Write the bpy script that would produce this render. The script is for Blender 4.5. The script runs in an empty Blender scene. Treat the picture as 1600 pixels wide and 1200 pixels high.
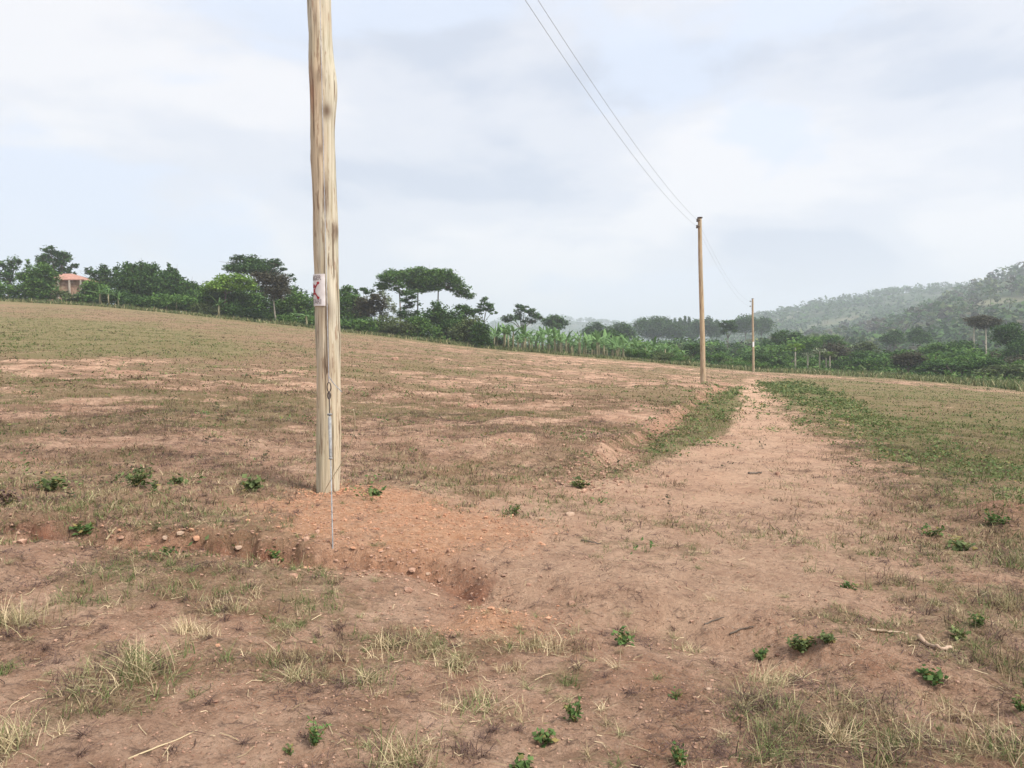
import bpy, math, random
import numpy as np
from mathutils import Vector

# ------------------------------------------------------------------ camera, world, sun, exposure
S = bpy.context.scene
CAMZ = 1.7
FPX = 1155.0                      # focal length in photo pixels (photo 1600 x 1200)
PITCH = math.atan((600 - 555) / FPX)
cam_d = bpy.data.cameras.new("camera")
cam_d.sensor_width = 36.0
cam_d.lens = 36.0 * FPX / 1600.0
cam_d.clip_start = 0.05
cam_d.clip_end = 12000
cam = bpy.data.objects.new("camera", cam_d)
S.collection.objects.link(cam)
cam.location = (0, 0, CAMZ)
cam.rotation_euler = (math.pi / 2 - PITCH, 0, 0)
S.camera = cam
S.view_settings.view_transform = 'Standard'
S.view_settings.look = 'None'
S.view_settings.exposure = 0.45
S.view_settings.gamma = 1.0
S.cycles.max_bounces = 6
S.cycles.diffuse_bounces = 3
S.cycles.glossy_bounces = 2
S.cycles.transmission_bounces = 3
S.cycles.volume_bounces = 3
S.cycles.transparent_max_bounces = 6
S.cycles.use_denoising = True

SUN_EL, SUN_AZ = math.radians(52), math.radians(125)   # high, behind the camera's right shoulder (azimuth clockwise from +Y)
world = bpy.data.worlds.new("World")
S.world = world
world.use_nodes = True


def build_world():
    nt = world.node_tree
    nt.nodes.clear()
    N = nt.nodes.new
    L = nt.links.new
    out = N('ShaderNodeOutputWorld')
    sky = N('ShaderNodeTexSky')
    sky.sky_type = 'NISHITA'
    sky.sun_disc = False
    sky.sun_elevation = SUN_EL
    sky.sun_rotation = SUN_AZ
    bg1 = N('ShaderNodeBackground')
    bg1.inputs[1].default_value = 0.12
    L(sky.outputs[0], bg1.inputs[0])
    tc = N('ShaderNodeTexCoord')
    mp = N('ShaderNodeMapping')
    mp.inputs['Scale'].default_value = (1.0, 1.0, 2.2)
    mp.inputs['Location'].default_value = (5.3, 2.2, 0.2)
    L(tc.outputs['Generated'], mp.inputs[0])

    def noise(scale, det, rough, dist=0.0, loc=None):
        m = mp
        if loc:
            m = N('ShaderNodeMapping')
            m.inputs['Scale'].default_value = (1.0, 1.0, 2.6)
            m.inputs['Location'].default_value = loc
            L(tc.outputs['Generated'], m.inputs[0])
        n = N('ShaderNodeTexNoise')
        n.inputs['Scale'].default_value = scale
        n.inputs['Detail'].default_value = det
        n.inputs['Roughness'].default_value = rough
        n.inputs['Distortion'].default_value = dist
        L(m.outputs[0], n.inputs['Vector'])
        return n.outputs[0]

    def ramp(inp, stops, interp='EASE'):
        r = N('ShaderNodeValToRGB')
        r.color_ramp.interpolation = interp
        e = r.color_ramp.elements
        e[0].position, e[0].color = stops[0][0], stops[0][1]
        e[1].position, e[1].color = stops[-1][0], stops[-1][1]
        for p, c in stops[1:-1]:
            q = e.new(p)
            q.color = c
        L(inp, r.inputs[0])
        return r.outputs[0]

    def mix(f, a, b):
        m = N('ShaderNodeMix')
        m.data_type = 'RGBA'
        if isinstance(f, float):
            m.inputs[0].default_value = f
        else:
            L(f, m.inputs[0])
        for s, v in ((6, a), (7, b)):
            if isinstance(v, tuple):
                m.inputs[s].default_value = v
            else:
                L(v, m.inputs[s])
        return m.outputs[2]
    g = lambda v: (v, v, v, 1)
    n1 = noise(2.2, 7, 0.52, 0.3)
    cover = ramp(n1, [(0.43, g(0)), (0.51, g(1))])
    n2 = noise(2.4, 6, 0.5, 0.2, (1.1, 7.4, 1.0))
    shade = ramp(n2, [(0.37, (0.545, 0.59, 0.68, 1)), (0.48, (0.68, 0.70, 0.755, 1)), (0.60, (0.81, 0.80, 0.81, 1))])
    blue = (0.66, 0.73, 0.86, 1)
    c = mix(cover, mix(0.25, blue, shade), shade)
    # pale haze band towards the horizon
    sep = N('ShaderNodeSeparateXYZ')
    L(tc.outputs['Generated'], sep.inputs[0])
    low = ramp(sep.outputs[2], [(0.0, g(0.75)), (0.17, g(0.0))])
    c = mix(low, c, (0.735, 0.755, 0.795, 1))
    bg2 = N('ShaderNodeBackground')
    L(c, bg2.inputs[0])
    bg2.inputs[1].default_value = 0.93
    ms = N('ShaderNodeMixShader')
    ms.inputs[0].default_value = 0.9
    L(bg1.outputs[0], ms.inputs[1])
    L(bg2.outputs[0], ms.inputs[2])
    L(ms.outputs[0], out.inputs[0])


build_world()
sun_d = bpy.data.lights.new("sun", 'SUN')
sun_d.energy = 4.3
sun_d.angle = math.radians(18)
sun_d.color = (1.0, 0.95, 0.88)
sun = bpy.data.objects.new("sun", sun_d)
S.collection.objects.link(sun)
sdir = Vector((math.sin(SUN_AZ) * math.cos(SUN_EL), math.cos(SUN_AZ) * math.cos(SUN_EL), math.sin(SUN_EL)))
sun.rotation_euler = sdir.to_track_quat('Z', 'Y').to_euler()
sun.location = (20, -20, 60)

rng = np.random.default_rng(7)
random.seed(7)
PI = math.pi

# ------------------------------------------------------------------ projection helpers
CP, SP = math.cos(PITCH), math.sin(PITCH)


def ray(px, py):
    a = (px - 800) / FPX
    b = (600 - py) / FPX
    return np.array([a, CP + b * SP, -SP + b * CP])


def at(px, py, Y):
    """the point seen at photo pixel px,py that lies Y metres ahead of the camera"""
    d = ray(px, py)
    return np.array([0, 0, CAMZ]) + d * (Y / d[1])


def mpp(Y):
    return Y / FPX


# ------------------------------------------------------------------ noise
def _h(ix, iy, seed):
    n = (ix.astype(np.int64) * 374761393 + iy.astype(np.int64) * 668265263 + seed * 1442695041) & 0xFFFFFFFF
    n = ((n ^ (n >> 13)) * 1274126177) & 0xFFFFFFFF
    n = (n ^ (n >> 16)) & 0xFFFFFF
    return n / float(0xFFFFFF)


def vnoise(x, y, seed=0):
    x0, y0 = np.floor(x), np.floor(y)
    fx, fy = x - x0, y - y0
    fx = fx * fx * fx * (fx * (fx * 6 - 15) + 10)
    fy = fy * fy * fy * (fy * (fy * 6 - 15) + 10)
    a, b = _h(x0, y0, seed), _h(x0 + 1, y0, seed)
    c, d = _h(x0, y0 + 1, seed), _h(x0 + 1, y0 + 1, seed)
    return (a + (b - a) * fx) * (1 - fy) + (c + (d - c) * fx) * fy


def fbm(x, y, oct=4, seed=0, rough=0.5):
    s = np.zeros_like(np.asarray(x, float))
    amp, tot = 1.0, 0.0
    for i in range(oct):
        s = s + amp * vnoise(x * 2 ** i + 17.3 * i, y * 2 ** i - 9.1 * i, seed + i * 7)
        tot += amp
        amp *= rough
    return s / tot


def sstep(a, b, v):
    t = np.clip((v - a) / (b - a), 0, 1)
    return t * t * (3 - 2 * t)


# ------------------------------------------------------------------ terrain
_bp = [(-900, 448, 115), (-300, 458, 112), (0, 470, 106), (150, 478, 104), (300, 492, 101), (500, 514, 98), (640, 530, 97),
       (750, 543, 96), (900, 556, 94), (1000, 564, 93), (1100, 573, 94), (1180, 580, 95), (1300, 586, 88), (1400, 592, 79), (1500, 600, 70),
       (1600, 611, 61), (1900, 632, 52), (2500, 650, 46)]
_bu = np.array([(p[0] - 800) / FPX for p in _bp])
_bD = np.array([float(p[2]) for p in _bp])
_bZ = np.array([CAMZ + (555 - p[1]) / FPX * p[2] for p in _bp])
_fu = np.array([(p - 800) / FPX for p in (-900, 0, 600, 900, 1150, 1400, 1700, 2500)])
_fz = np.array([-2.0, -4.0, -6.0, -6.0, -4.5, -2.5, -2.5, -2.5])


def u_of(x, y):
    return np.clip(x / np.maximum(y, 0.5), -1.5, 1.5)


def Hbase(x, y):
    x = np.asarray(x, float)
    y = np.asarray(y, float)
    u = u_of(x, y)
    D = np.interp(u, _bu, _bD)
    Z = np.interp(u, _bu, _bZ)
    F = np.interp(u, _fu, _fz)
    r = np.clip(y, 0, None) / D
    z1 = Z * np.clip(r, 0, 1) ** 1.3
    z2 = Z + (F - Z) * (1 - np.exp(-np.clip(y - D, 0, None) / 110.0))
    return np.where(r <= 1, z1, z2)


def hit_base(px, py):
    d = ray(px, py)
    t = np.geomspace(1.5, 600, 3000)
    p = np.array([0, 0, CAMZ])[None] + d[None] * t[:, None]
    b = p[:, 2] - Hbase(p[:, 0], p[:, 1])
    k = np.argmax(b < 0)
    if b[k] >= 0:
        k = len(t) - 1
    return p[k, 0], p[k, 1]


def poly_px(pts):
    return np.array([hit_base(a, b) for a, b in pts])


def dist_poly(x, y, P):
    """signed-ish distance to a polyline: (distance, side) side>0 when left of the direction of travel"""
    best = np.full(np.shape(x), 1e9)
    side = np.zeros(np.shape(x))
    tt = np.zeros(np.shape(x))
    for i in range(len(P) - 1):
        a, b = P[i], P[i + 1]
        d = b - a
        L2 = (d ** 2).sum() + 1e-9
        t = np.clip(((x - a[0]) * d[0] + (y - a[1]) * d[1]) / L2, 0, 1)
        ex, ey = x - a[0] - t * d[0], y - a[1] - t * d[1]
        ds = np.sqrt(ex * ex + ey * ey)
        m = ds < best
        best = np.where(m, ds, best)
        side = np.where(m, np.sign(d[0] * ey - d[1] * ex), side)
        tt = np.where(m, (i + t) / (len(P) - 1), tt)
    return best, side, tt


def in_poly(x, y, P):
    ins = np.zeros(np.shape(x), bool)
    n = len(P)
    for i in range(n):
        x1, y1 = P[i]
        x2, y2 = P[(i + 1) % n]
        c = ((y1 > y) != (y2 > y)) & (x < (x2 - x1) * (y - y1) / (y2 - y1 + 1e-12) + x1)
        ins ^= c
    return ins


def soft_poly(x, y, P, w):
    Q = np.vstack([P, P[:1]])
    d, _, _ = dist_poly(x, y, Q)
    s = np.where(in_poly(x, y, P), d, -d)
    return sstep(-w, w, s)


BANK = poly_px([(905, 765), (945, 725), (1020, 680), (1075, 645), (1108, 618), (1135, 600)])
GULLY = poly_px([(-260, 795), (-60, 812), (60, 822), (190, 840), (300, 850), (400, 862), (470, 872), (545, 877), (600, 884), (665, 893), (760, 918)])
RUT = poly_px([(640, 905), (800, 925), (930, 945), (1040, 965), (1130, 985), (1200, 1020), (1330, 1045), (1480, 1085), (1620, 1120)])
ROAD = poly_px([(1172, 592), (1196, 594), (1212, 625), (1262, 665), (1320, 720), (1400, 790), (1490, 850), (1560, 900), (1500, 960), (1300, 985), (1050, 960),
                (850, 935), (640, 890), (560, 860), (540, 790), (700, 775), (900, 752), (1010, 705), (1060, 670), (1120, 640), (1150, 612)])
G_LEFT = poly_px([(955, 735), (1000, 735), (1060, 705), (1130, 680), (1160, 640), (1150, 605), (1120, 612), (1080, 640), (1040, 668), (990, 700)])
G_RIGHT = poly_px([(1190, 597), (1250, 600), (1330, 632), (1400, 660), (1450, 690), (1560, 720), (1750, 750), (1750, 830), (1560, 800), (1450, 775),
                   (1380, 715), (1330, 690), (1270, 660), (1240, 640), (1205, 618)])
R_FIELD = poly_px([(1200, 592), (1300, 592), (1450, 604), (1700, 622), (2200, 640), (2600, 800), (1900, 960), (1640, 900), (1500, 830), (1400, 730), (1300, 655)])
ORANGE1 = poly_px([(420, 800), (450, 770), (540, 762), (640, 775), (760, 800), (860, 830), (800, 865), (640, 880), (560, 872), (500, 850), (430, 830)])
ORANGE2 = poly_px([(715, 968), (745, 945), (800, 938), (835, 955), (830, 985), (760, 992), (710, 985)])
ORANGE3 = poly_px([(190, 828), (300, 838), (400, 858), (560, 868), (560, 885), (420, 878), (250, 860)])
GREEN_UL = poly_px([(-400, 500), (0, 495), (180, 503), (320, 522), (345, 540), (260, 552), (100, 548), (-60, 560), (-400, 560)])


def bank_h(x, y):
    d, s, t = dist_poly(x, y, BANK)
    w = 0.14 + 0.25 * fbm(x * 1.6, y * 1.6, 3, 91)
    amp = 0.17 * sstep(0.0, 0.3, t) * (1 - sstep(0.85, 1.0, t))
    sd = d * s
    up = sstep(-0.1, 1, sd / w) * (1 - sstep(1.2, 6.0, sd))
    lump = (fbm(x * 3, y * 3, 3, 55) - 0.5) * 0.25 * np.exp(-(d / 0.5) ** 2)
    return np.where(d < 20, amp * up + amp * lump, 0)


def feat(x, y):
    r = np.sqrt(x * x + y * y)
    z = bank_h(x, y)
    d, s, t = dist_poly(x, y, GULLY)
    n = fbm(x * 2.2, y * 2.2, 3, 31)
    wob = fbm(x * 0.9, y * 0.9, 3, 37)
    ends = sstep(0, 0.05, t) * (1 - sstep(0.9, 1.0, t))
    wid = 0.06 + 0.30 * n
    gd = -(0.10 + 0.12 * sstep(0.40, 0.62, wob)) * ends
    rag = (fbm(x * 5, y * 5, 3, 39) - .5) * .22
    z = z + gd * np.exp(-np.maximum(d + rag - wid * 0.4, 0) ** 2 / (0.35 * wid) ** 2)
    z = z + 0.055 * ends * sstep(0.08, 0.2, d * s) * (1 - sstep(0.4, 1.6, d * s)) * (0.5 + n)
    d2, s2, t2 = dist_poly(x, y, RUT)
    e2 = sstep(0, 0.08, t2) * (1 - sstep(0.92, 1.0, t2))
    w2 = fbm(x * 1.4 + 5, y * 1.4, 3, 41)
    z = z - 0.12 * e2 * np.exp(-(d2 / (0.15 + 0.3 * w2)) ** 2) * sstep(0.3, 0.6, w2)
    z = z + 0.06 * e2 * sstep(0.05, 0.35, d2 * s2) * (1 - sstep(0.6, 2.2, d2 * s2))
    # mounds
    for P, h in ((ORANGE1, 0.05), (ORANGE2, 0.05)):
        c = P.mean(0)
        rad = np.sqrt(((P - c) ** 2).sum(1)).mean()
        z = z + h * np.exp(-((x - c[0]) ** 2 + (y - c[1]) ** 2) / (rad * 0.75) ** 2)
    z = z + 0.22 * np.exp(-((x - M_R[0]) ** 2 + (y - M_R[1]) ** 2) / 0.55 ** 2)
    road = soft_poly(x, y, ROAD, 0.4)
    rough = (1 - 0.75 * road)
    near = 1 - sstep(60, 140, r)
    z = z + near * rough * 0.22 * (fbm(x * 0.32, y * 0.32, 3, 3) - 0.5) * sstep(3, 9, r)
    z = z + near * (0.45 + 0.55 * rough) * 0.13 * (fbm(x * 1.3, y * 1.3, 4, 5) - 0.5)
    fine = 1 - sstep(14, 40, r)
    z = z + fine * (0.5 + 0.5 * rough) * 0.045 * (fbm(x * 6.5, y * 6.5, 4, 9, 0.6) - 0.5)
    vf = 1 - sstep(7, 18, r)
    z = z + vf * 0.030 * (fbm(x * 24, y * 24, 3, 13, 0.6) - 0.5)
    return z


M_R = np.array(hit_base(1575, 820))


def H(x, y):
    x = np.asarray(x, float)
    y = np.asarray(y, float)
    return Hbase(x, y) + feat(x, y)


def hit(px, py):
    """ground point seen at photo pixel"""
    d = ray(px, py)
    t = np.geomspace(1.5, 400, 2500)
    p = np.array([0, 0, CAMZ])[None] + d[None] * t[:, None]
    b = p[:, 2] - H(p[:, 0], p[:, 1])
    k = np.argmax(b < 0)
    if b[k] >= 0:
        k = len(t) - 1
    q = p[k]
    return np.array([q[0], q[1], float(H(q[0], q[1]))])


# ------------------------------------------------------------------ mesh helpers
class Geo:
    def __init__(s):
        s.V, s.Q, s.T, s.n = [], [], [], 0
        s.Qm, s.Tm = [], []

    def add(s, V, F, m=0):
        V = np.asarray(V, float).reshape(-1, 3)
        F = np.asarray(F, np.int64)
        if len(F) == 0:
            return s
        if F.shape[1] == 4:
            s.Q.append(F + s.n)
            s.Qm.append(np.full(len(F), m))
        else:
            s.T.append(F + s.n)
            s.Tm.append(np.full(len(F), m))
        s.V.append(V)
        s.n += len(V)
        return s

    def build(s, name, mats, parent=None, origin=None, smooth=False):
        V = np.vstack(s.V) if s.V else np.zeros((0, 3))
        if origin is not None:
            V = V - np.asarray(origin)[None]
        Q = np.vstack(s.Q) if s.Q else np.zeros((0, 4), np.int64)
        T = np.vstack(s.T) if s.T else np.zeros((0, 3), np.int64)
        me = bpy.data.meshes.new(name)
        me.vertices.add(len(V))
        me.vertices.foreach_set('co', V.astype(np.float32).ravel())
        li = np.concatenate([Q.ravel(), T.ravel()]).astype(np.int32)
        me.loops.add(len(li))
        me.loops.foreach_set('vertex_index', li)
        npoly = len(Q) + len(T)
        me.polygons.add(npoly)
        st = np.concatenate([np.arange(len(Q)) * 4, len(Q) * 4 + np.arange(len(T)) * 3]).astype(np.int32)
        me.polygons.foreach_set('loop_start', st)
        mi = np.concatenate((s.Qm or [np.zeros(0)]) + (s.Tm or [np.zeros(0)])).astype(np.int32)
        me.polygons.foreach_set('material_index', mi)
        me.polygons.foreach_set('use_smooth', np.full(npoly, smooth))
        me.update(calc_edges=True)
        me.validate()
        for m in (mats if isinstance(mats, (list, tuple)) else [mats]):
            me.materials.append(m)
        o = bpy.data.objects.new(name, me)
        S.collection.objects.link(o)
        if parent is not None:
            o.parent = parent
        return o


def tag(o, label=None, cat=None, group=None, kind=None):
    if label:
        o['label'] = label
    if cat:
        o['category'] = cat
    if group:
        o['group'] = group
    if kind:
        o['kind'] = kind
    return o


def empty(name, loc, label, cat, group=None, rz=0.0):
    o = bpy.data.objects.new(name, None)
    o.empty_display_size = 0.2
    S.collection.objects.link(o)
    o.location = tuple(float(v) for v in loc)
    o.rotation_euler = (0, 0, rz)
    return tag(o, label, cat, group)


def tube(path, rad, seg=8, cap=True, jit=0.0):
    P = np.asarray(path, float)
    n = len(P)
    R = np.full(n, rad, float) if np.isscalar(rad) else np.asarray(rad, float)
    T = np.gradient(P, axis=0)
    T /= np.linalg.norm(T, axis=1)[:, None] + 1e-12
    ref = np.array([0, 0, 1.0]) if abs(T[:, 2]).mean() < 0.8 else np.array([1.0, 0, 0])
    A = np.cross(T, ref)
    A /= np.linalg.norm(A, axis=1)[:, None] + 1e-12
    B = np.cross(T, A)
    th = np.arange(seg) / seg * 2 * PI
    rr = R[:, None] * (1 + (jit * rng.normal(size=(n, seg)) if jit else 0))
    V = P[:, None] + rr[..., None] * (np.cos(th)[None, :, None] * A[:, None] + np.sin(th)[None, :, None] * B[:, None])
    V = V.reshape(-1, 3)
    i = np.arange(n - 1)[:, None] * seg
    j = np.arange(seg)[None]
    j2 = (j + 1) % seg
    F = np.stack([i + j, i + j2, i + seg + j2, i + seg + j], -1).reshape(-1, 4)
    if cap:
        V = np.vstack([V, P[:1], P[-1:]])
        c0, c1 = n * seg, n * seg + 1
        jj = np.arange(seg)
        k = (jj + 1) % seg
        T1 = np.stack([k, jj, np.full(seg, c0), np.full(seg, c0)], -1)
        T2 = np.stack([(n - 1) * seg + jj, (n - 1) * seg + k, np.full(seg, c1), np.full(seg, c1)], -1)
        return V, F, np.vstack([T1, T2])[:, :3]
    return V, F, np.zeros((0, 3), np.int64)


def add_tube(g, path, rad, seg=8, m=0, jit=0.0):
    V, F, T = tube(path, rad, seg, True, jit)
    n0 = g.n
    g.add(V, F, m)
    if len(T):
        g.T.append(T + n0)
        g.Tm.append(np.full(len(T), m))


def box(g, c, s, rz=0.0, m=0):
    c = np.asarray(c, float)
    s = np.asarray(s, float) / 2
    v = np.array([[x, y, z] for x in (-1, 1) for y in (-1, 1) for z in (-1, 1)], float) * s
    if rz:
        R = np.array([[math.cos(rz), -math.sin(rz), 0], [math.sin(rz), math.cos(rz), 0], [0, 0, 1]])
        v = v @ R.T
    g.add(v + c, [[0, 1, 3, 2], [4, 6, 7, 5], [0, 4, 5, 1], [2, 3, 7, 6], [0, 2, 6, 4], [1, 5, 7, 3]], m)


def unit(v):
    return v / (np.linalg.norm(v, axis=-1, keepdims=True) + 1e-12)


def leaf_cards(C, L, W, nrm=None, flat=0.5, up=None):
    """n pointed leaf quads about the centres C; flat 0..1 = how level they lie"""
    n = len(C)
    L = np.broadcast_to(L, n)[:, None]
    W = np.broadcast_to(W, n)[:, None]
    N = rng.normal(size=(n, 3))
    N[:, 2] = np.abs(N[:, 2]) + flat * 2.2
    N = unit(N)
    A = unit(np.cross(N, rng.normal(size=(n, 3))))
    B = np.cross(N, A)
    fold = N * L * 0.10
    V = np.stack([C - A * L / 2, C - B * W / 2 + A * L * 0.05 - fold, C + A * L / 2 - fold, C + B * W / 2 + A * L * 0.05 - fold], 1).reshape(-1, 3)
    F = np.arange(n * 4).reshape(n, 4)
    return V, F


def blades(base, az, lean, length, width, seg=3, droop=0.35):
    """grass blades as tapering strips"""
    n = len(base)
    t = np.linspace(0, 1, seg + 1)
    out = np.stack([np.cos(az), np.sin(az), 0 * az], -1)
    side = np.stack([-np.sin(az), np.cos(az), 0 * az], -1)
    tw = rng.uniform(-1.2, 1.2, n)
    side2 = side * np.cos(tw)[:, None] + out * np.sin(tw)[:, None]
    V = []
    for k in t:
        hor = length * np.sin(lean) * (k ** 1.25) * (1 + 0.25 * k)
        ver = length * np.cos(lean) * k * (1 - droop * k * np.sin(lean) ** 0.5)
        c = base + out * hor[:, None] + np.array([0, 0, 1.0]) * ver[:, None]
        w = (width * (1 - 0.88 * k))[:, None] / 2
        V += [c - side2 * w, c + side2 * w]
    V = np.stack(V, 1)
    m = 2 * (seg + 1)
    o = np.arange(n)[:, None] * m
    F = []
    for k in range(seg):
        F.append(np.concatenate([o + 2 * k, o + 2 * k + 1, o + 2 * k + 3, o + 2 * k + 2], 1))
    return V.reshape(-1, 3), np.vstack(F)


# ------------------------------------------------------------------ materials
def new_mat(name):
    m = bpy.data.materials.new(name)
    m.use_nodes = True
    nt = m.node_tree
    nt.nodes.clear()
    return m, nt, nt.nodes.new, nt.links.new


def leaf_mat(name, c1, c2, trans=0.22, rough=0.6):
    m, nt, N, L = new_mat(name)
    out = N('ShaderNodeOutputMaterial')
    geo = N('ShaderNodeNewGeometry')
    r = N('ShaderNodeValToRGB')
    r.color_ramp.elements[0].color = (*c1, 1)
    r.color_ramp.elements[1].color = (*c2, 1)
    L(geo.outputs['Random Per Island'], r.inputs[0])
    if name.startswith('weed'):
        r.color_ramp.elements[1].position = 0.88
        r.color_ramp.elements.new(0.94).color = (0.30, 0.24, 0.09, 1)
    d = N('ShaderNodeBsdfPrincipled')
    d.inputs['Roughness'].default_value = rough
    d.inputs['Specular IOR Level'].default_value = 0.12
    L(r.outputs[0], d.inputs['Base Color'])
    t = N('ShaderNodeBsdfTranslucent')
    L(r.outputs[0], t.inputs[0])
    ms = N('ShaderNodeMixShader')
    ms.inputs[0].default_value = trans
    L(d.outputs[0], ms.inputs[1])
    L(t.outputs[0], ms.inputs[2])
    L(ms.outputs[0], out.inputs[0])
    return m


def solid_mat(name, c1, c2, scale=8.0, rough=0.7, metal=0.0, stretch=(1, 1, 1), bump=0.0, lo=0.35, hi=0.65):
    m, nt, N, L = new_mat(name)
    out = N('ShaderNodeOutputMaterial')
    tc = N('ShaderNodeTexCoord')
    mp = N('ShaderNodeMapping')
    mp.inputs['Scale'].default_value = stretch
    L(tc.outputs['Object'], mp.inputs[0])
    n = N('ShaderNodeTexNoise')
    n.inputs['Scale'].default_value = scale
    n.inputs['Detail'].default_value = 6
    L(mp.outputs[0], n.inputs['Vector'])
    r = N('ShaderNodeValToRGB')
    r.color_ramp.elements[0].position, r.color_ramp.elements[0].color = lo, (*c1, 1)
    r.color_ramp.elements[1].position, r.color_ramp.elements[1].color = hi, (*c2, 1)
    L(n.outputs[0], r.inputs[0])
    d = N('ShaderNodeBsdfPrincipled')
    d.inputs['Roughness'].default_value = rough
    d.inputs['Metallic'].default_value = metal
    d.inputs['Specular IOR Level'].default_value = 0.3
    L(r.outputs[0], d.inputs['Base Color'])
    if bump:
        b = N('ShaderNodeBump')
        b.inputs['Strength'].default_value = 1
        b.inputs['Distance'].default_value = bump
        L(n.outputs[0], b.inputs['Height'])
        L(b.outputs[0], d.inputs['Normal'])
    L(d.outputs[0], out.inputs[0])
    return m


def ground_mat():
    m, nt, N, L = new_mat("laterite_soil")
    out = N('ShaderNodeOutputMaterial')
    tc = N('ShaderNodeTexCoord')

    def noise(scale, det=6, rough=0.55, stretch=None, dist=0.0, off=(0, 0, 0)):
        src = tc.outputs['Object']
        mp = N('ShaderNodeMapping')
        mp.inputs['Scale'].default_value = stretch or (1, 1, 0.3)
        mp.inputs['Location'].default_value = off
        L(src, mp.inputs[0])
        n = N('ShaderNodeTexNoise')
        n.inputs['Scale'].default_value = scale
        n.inputs['Detail'].default_value = det
        n.inputs['Roughness'].default_value = rough
        n.inputs['Distortion'].default_value = dist
        L(mp.outputs[0], n.inputs['Vector'])
        return n.outputs[0]

    def rng_(v, a, b, c=0.0, d=1.0):
        r = N('ShaderNodeMapRange')
        r.inputs[1].default_value, r.inputs[2].default_value = a, b
        r.inputs[3].default_value, r.inputs[4].default_value = c, d
        L(v, r.inputs[0])
        return r.outputs[0]

    def mth(op, a, b=None, clamp=False):
        q = N('ShaderNodeMath')
        q.operation = op
        q.use_clamp = clamp
        for i, v in enumerate((a, b)):
            if v is None:
                continue
            if isinstance(v, (int, float)):
                q.inputs[i].default_value = v
            else:
                L(v, q.inputs[i])
        return q.outputs[0]

    def mix(f, a, b):
        q = N('ShaderNodeMix')
        q.data_type = 'RGBA'
        if isinstance(f, float):
            q.inputs[0].default_value = f
        else:
            L(f, q.inputs[0])
        for s, v in ((6, a), (7, b)):
            if isinstance(v, tuple):
                q.inputs[s].default_value = (*v, 1)
            else:
                L(v, q.inputs[s])
        return q.outputs[2]

    def attr(n):
        a = N('ShaderNodeAttribute')
        a.attribute_name = n
        return a.outputs['Fac']
    veg, orange, red, road, far = attr('veg'), attr('orange'), attr('red'), attr('road'), attr('far')
    big = noise(0.35, 5)
    med = noise(2.1, 6, 0.6)
    fin = noise(14, 5, 0.65)
    grit = noise(70, 3, 0.6)
    pale = (0.70, 0.465, 0.325)
    dark = (0.41, 0.24, 0.155)
    roadc = (0.64, 0.425, 0.29)
    soil = mix(rng_(mth('ADD', mth('MULTIPLY', med, 0.6), mth('MULTIPLY', fin, 0.4)), 0.38, 0.60), dark, pale)
    soil = mix(mth('MULTIPLY', rng_(big, 0.45, 0.62), 0.4), soil, (0.36, 0.205, 0.135))
    lit2 = mth('MULTIPLY', rng_(noise(2.6, 9, 0.8, (1, 2.2, 1), 0.2, (8, 3, 0)), 0.54, 0.58), 0.42)
    soil = mix(lit2, soil, (0.19, 0.12, 0.075))
    rsoil = mix(rng_(mth('ADD', mth('MULTIPLY', med, 0.5), mth('MULTIPLY', fin, 0.5)), 0.36, 0.56), (0.46, 0.29, 0.20), roadc)
    soil = mix(road, soil, rsoil)
    og = mix(rng_(fin, 0.35, 0.65), (0.52, 0.265, 0.145), (0.74, 0.44, 0.275))
    of = mth('MULTIPLY', orange, rng_(med, 0.3, 0.55, 0.45, 1.0), True)
    soil = mix(of, soil, og)
    rf = mth('MULTIPLY', red, rng_(med, 0.3, 0.6, 0.5, 1.0), True)
    soil = mix(mth('MINIMUM', mth('MULTIPLY', rf, 1.3), 1.0), soil, mix(rng_(fin, 0.4, 0.6), (0.17, 0.070, 0.042), (0.36, 0.165, 0.10)))
    fl = mth('MULTIPLY', rng_(noise(38, 6, 0.75, (1, 1.7, 1), 0.3, (6, 2, 1)), 0.54, 0.60), mth('SUBTRACT', 0.55, mth('MULTIPLY', road, 0.25)), True)
    soil = mix(fl, soil, (0.22, 0.14, 0.095))
    gravel_ = mth('MULTIPLY', rng_(noise(110, 3, 0.6, None, 0, (3, 3, 3)), 0.54, 0.60), mth('MULTIPLY', rng_(noise(1.1, 3, 0.5, None, 0, (9, 3, 3)), 0.46, 0.58), 0.6))
    soil = mix(gravel_, soil, (0.52, 0.25, 0.15))
    # dark organic litter specks and pale grit
    lit = mth('MULTIPLY', rng_(noise(9, 8, 0.78, (1, 2.0, 1), 0.4, (4, 2, 0)), 0.535, 0.61), mth('SUBTRACT', 0.7, mth('MULTIPLY', road, 0.3)), True)
    soil = mix(lit, soil, (0.15, 0.10, 0.075))
    soil = mix(mth('MULTIPLY', rng_(grit, 0.60, 0.68), 0.5), soil, (0.60, 0.46, 0.36))
    # grass thatch
    vn = noise(1.6, 7, 0.68, (1, 1.6, 1), 0.3, (1, 7, 0))
    vf = noise(11, 6, 0.7, (1, 1.8, 1), 0.2, (3, 1, 0))
    vv = mth('ADD', mth('MULTIPLY', vn, 0.55), mth('MULTIPLY', vf, 0.45))
    th = mth('SUBTRACT', 0.70, mth('MULTIPLY', veg, 0.46))
    vmask = mth('MULTIPLY', rng_(mth('SUBTRACT', vv, th), -0.02, 0.03), mth('ADD', 0.55, mth('MULTIPLY', rng_(noise(45, 4, 0.7, (1, 1.8, 1), 0, (2, 2, 2)), 0.42, 0.56), 0.45)))
    thatch = mix(rng_(vf, 0.35, 0.65), (0.10, 0.065, 0.038), (0.28, 0.18, 0.11))
    thatch = mix(mth('MULTIPLY', attr('green'), rng_(vf, 0.3, 0.55, 0.45, 1.0), True), thatch, (0.10, 0.125, 0.036))
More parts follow.
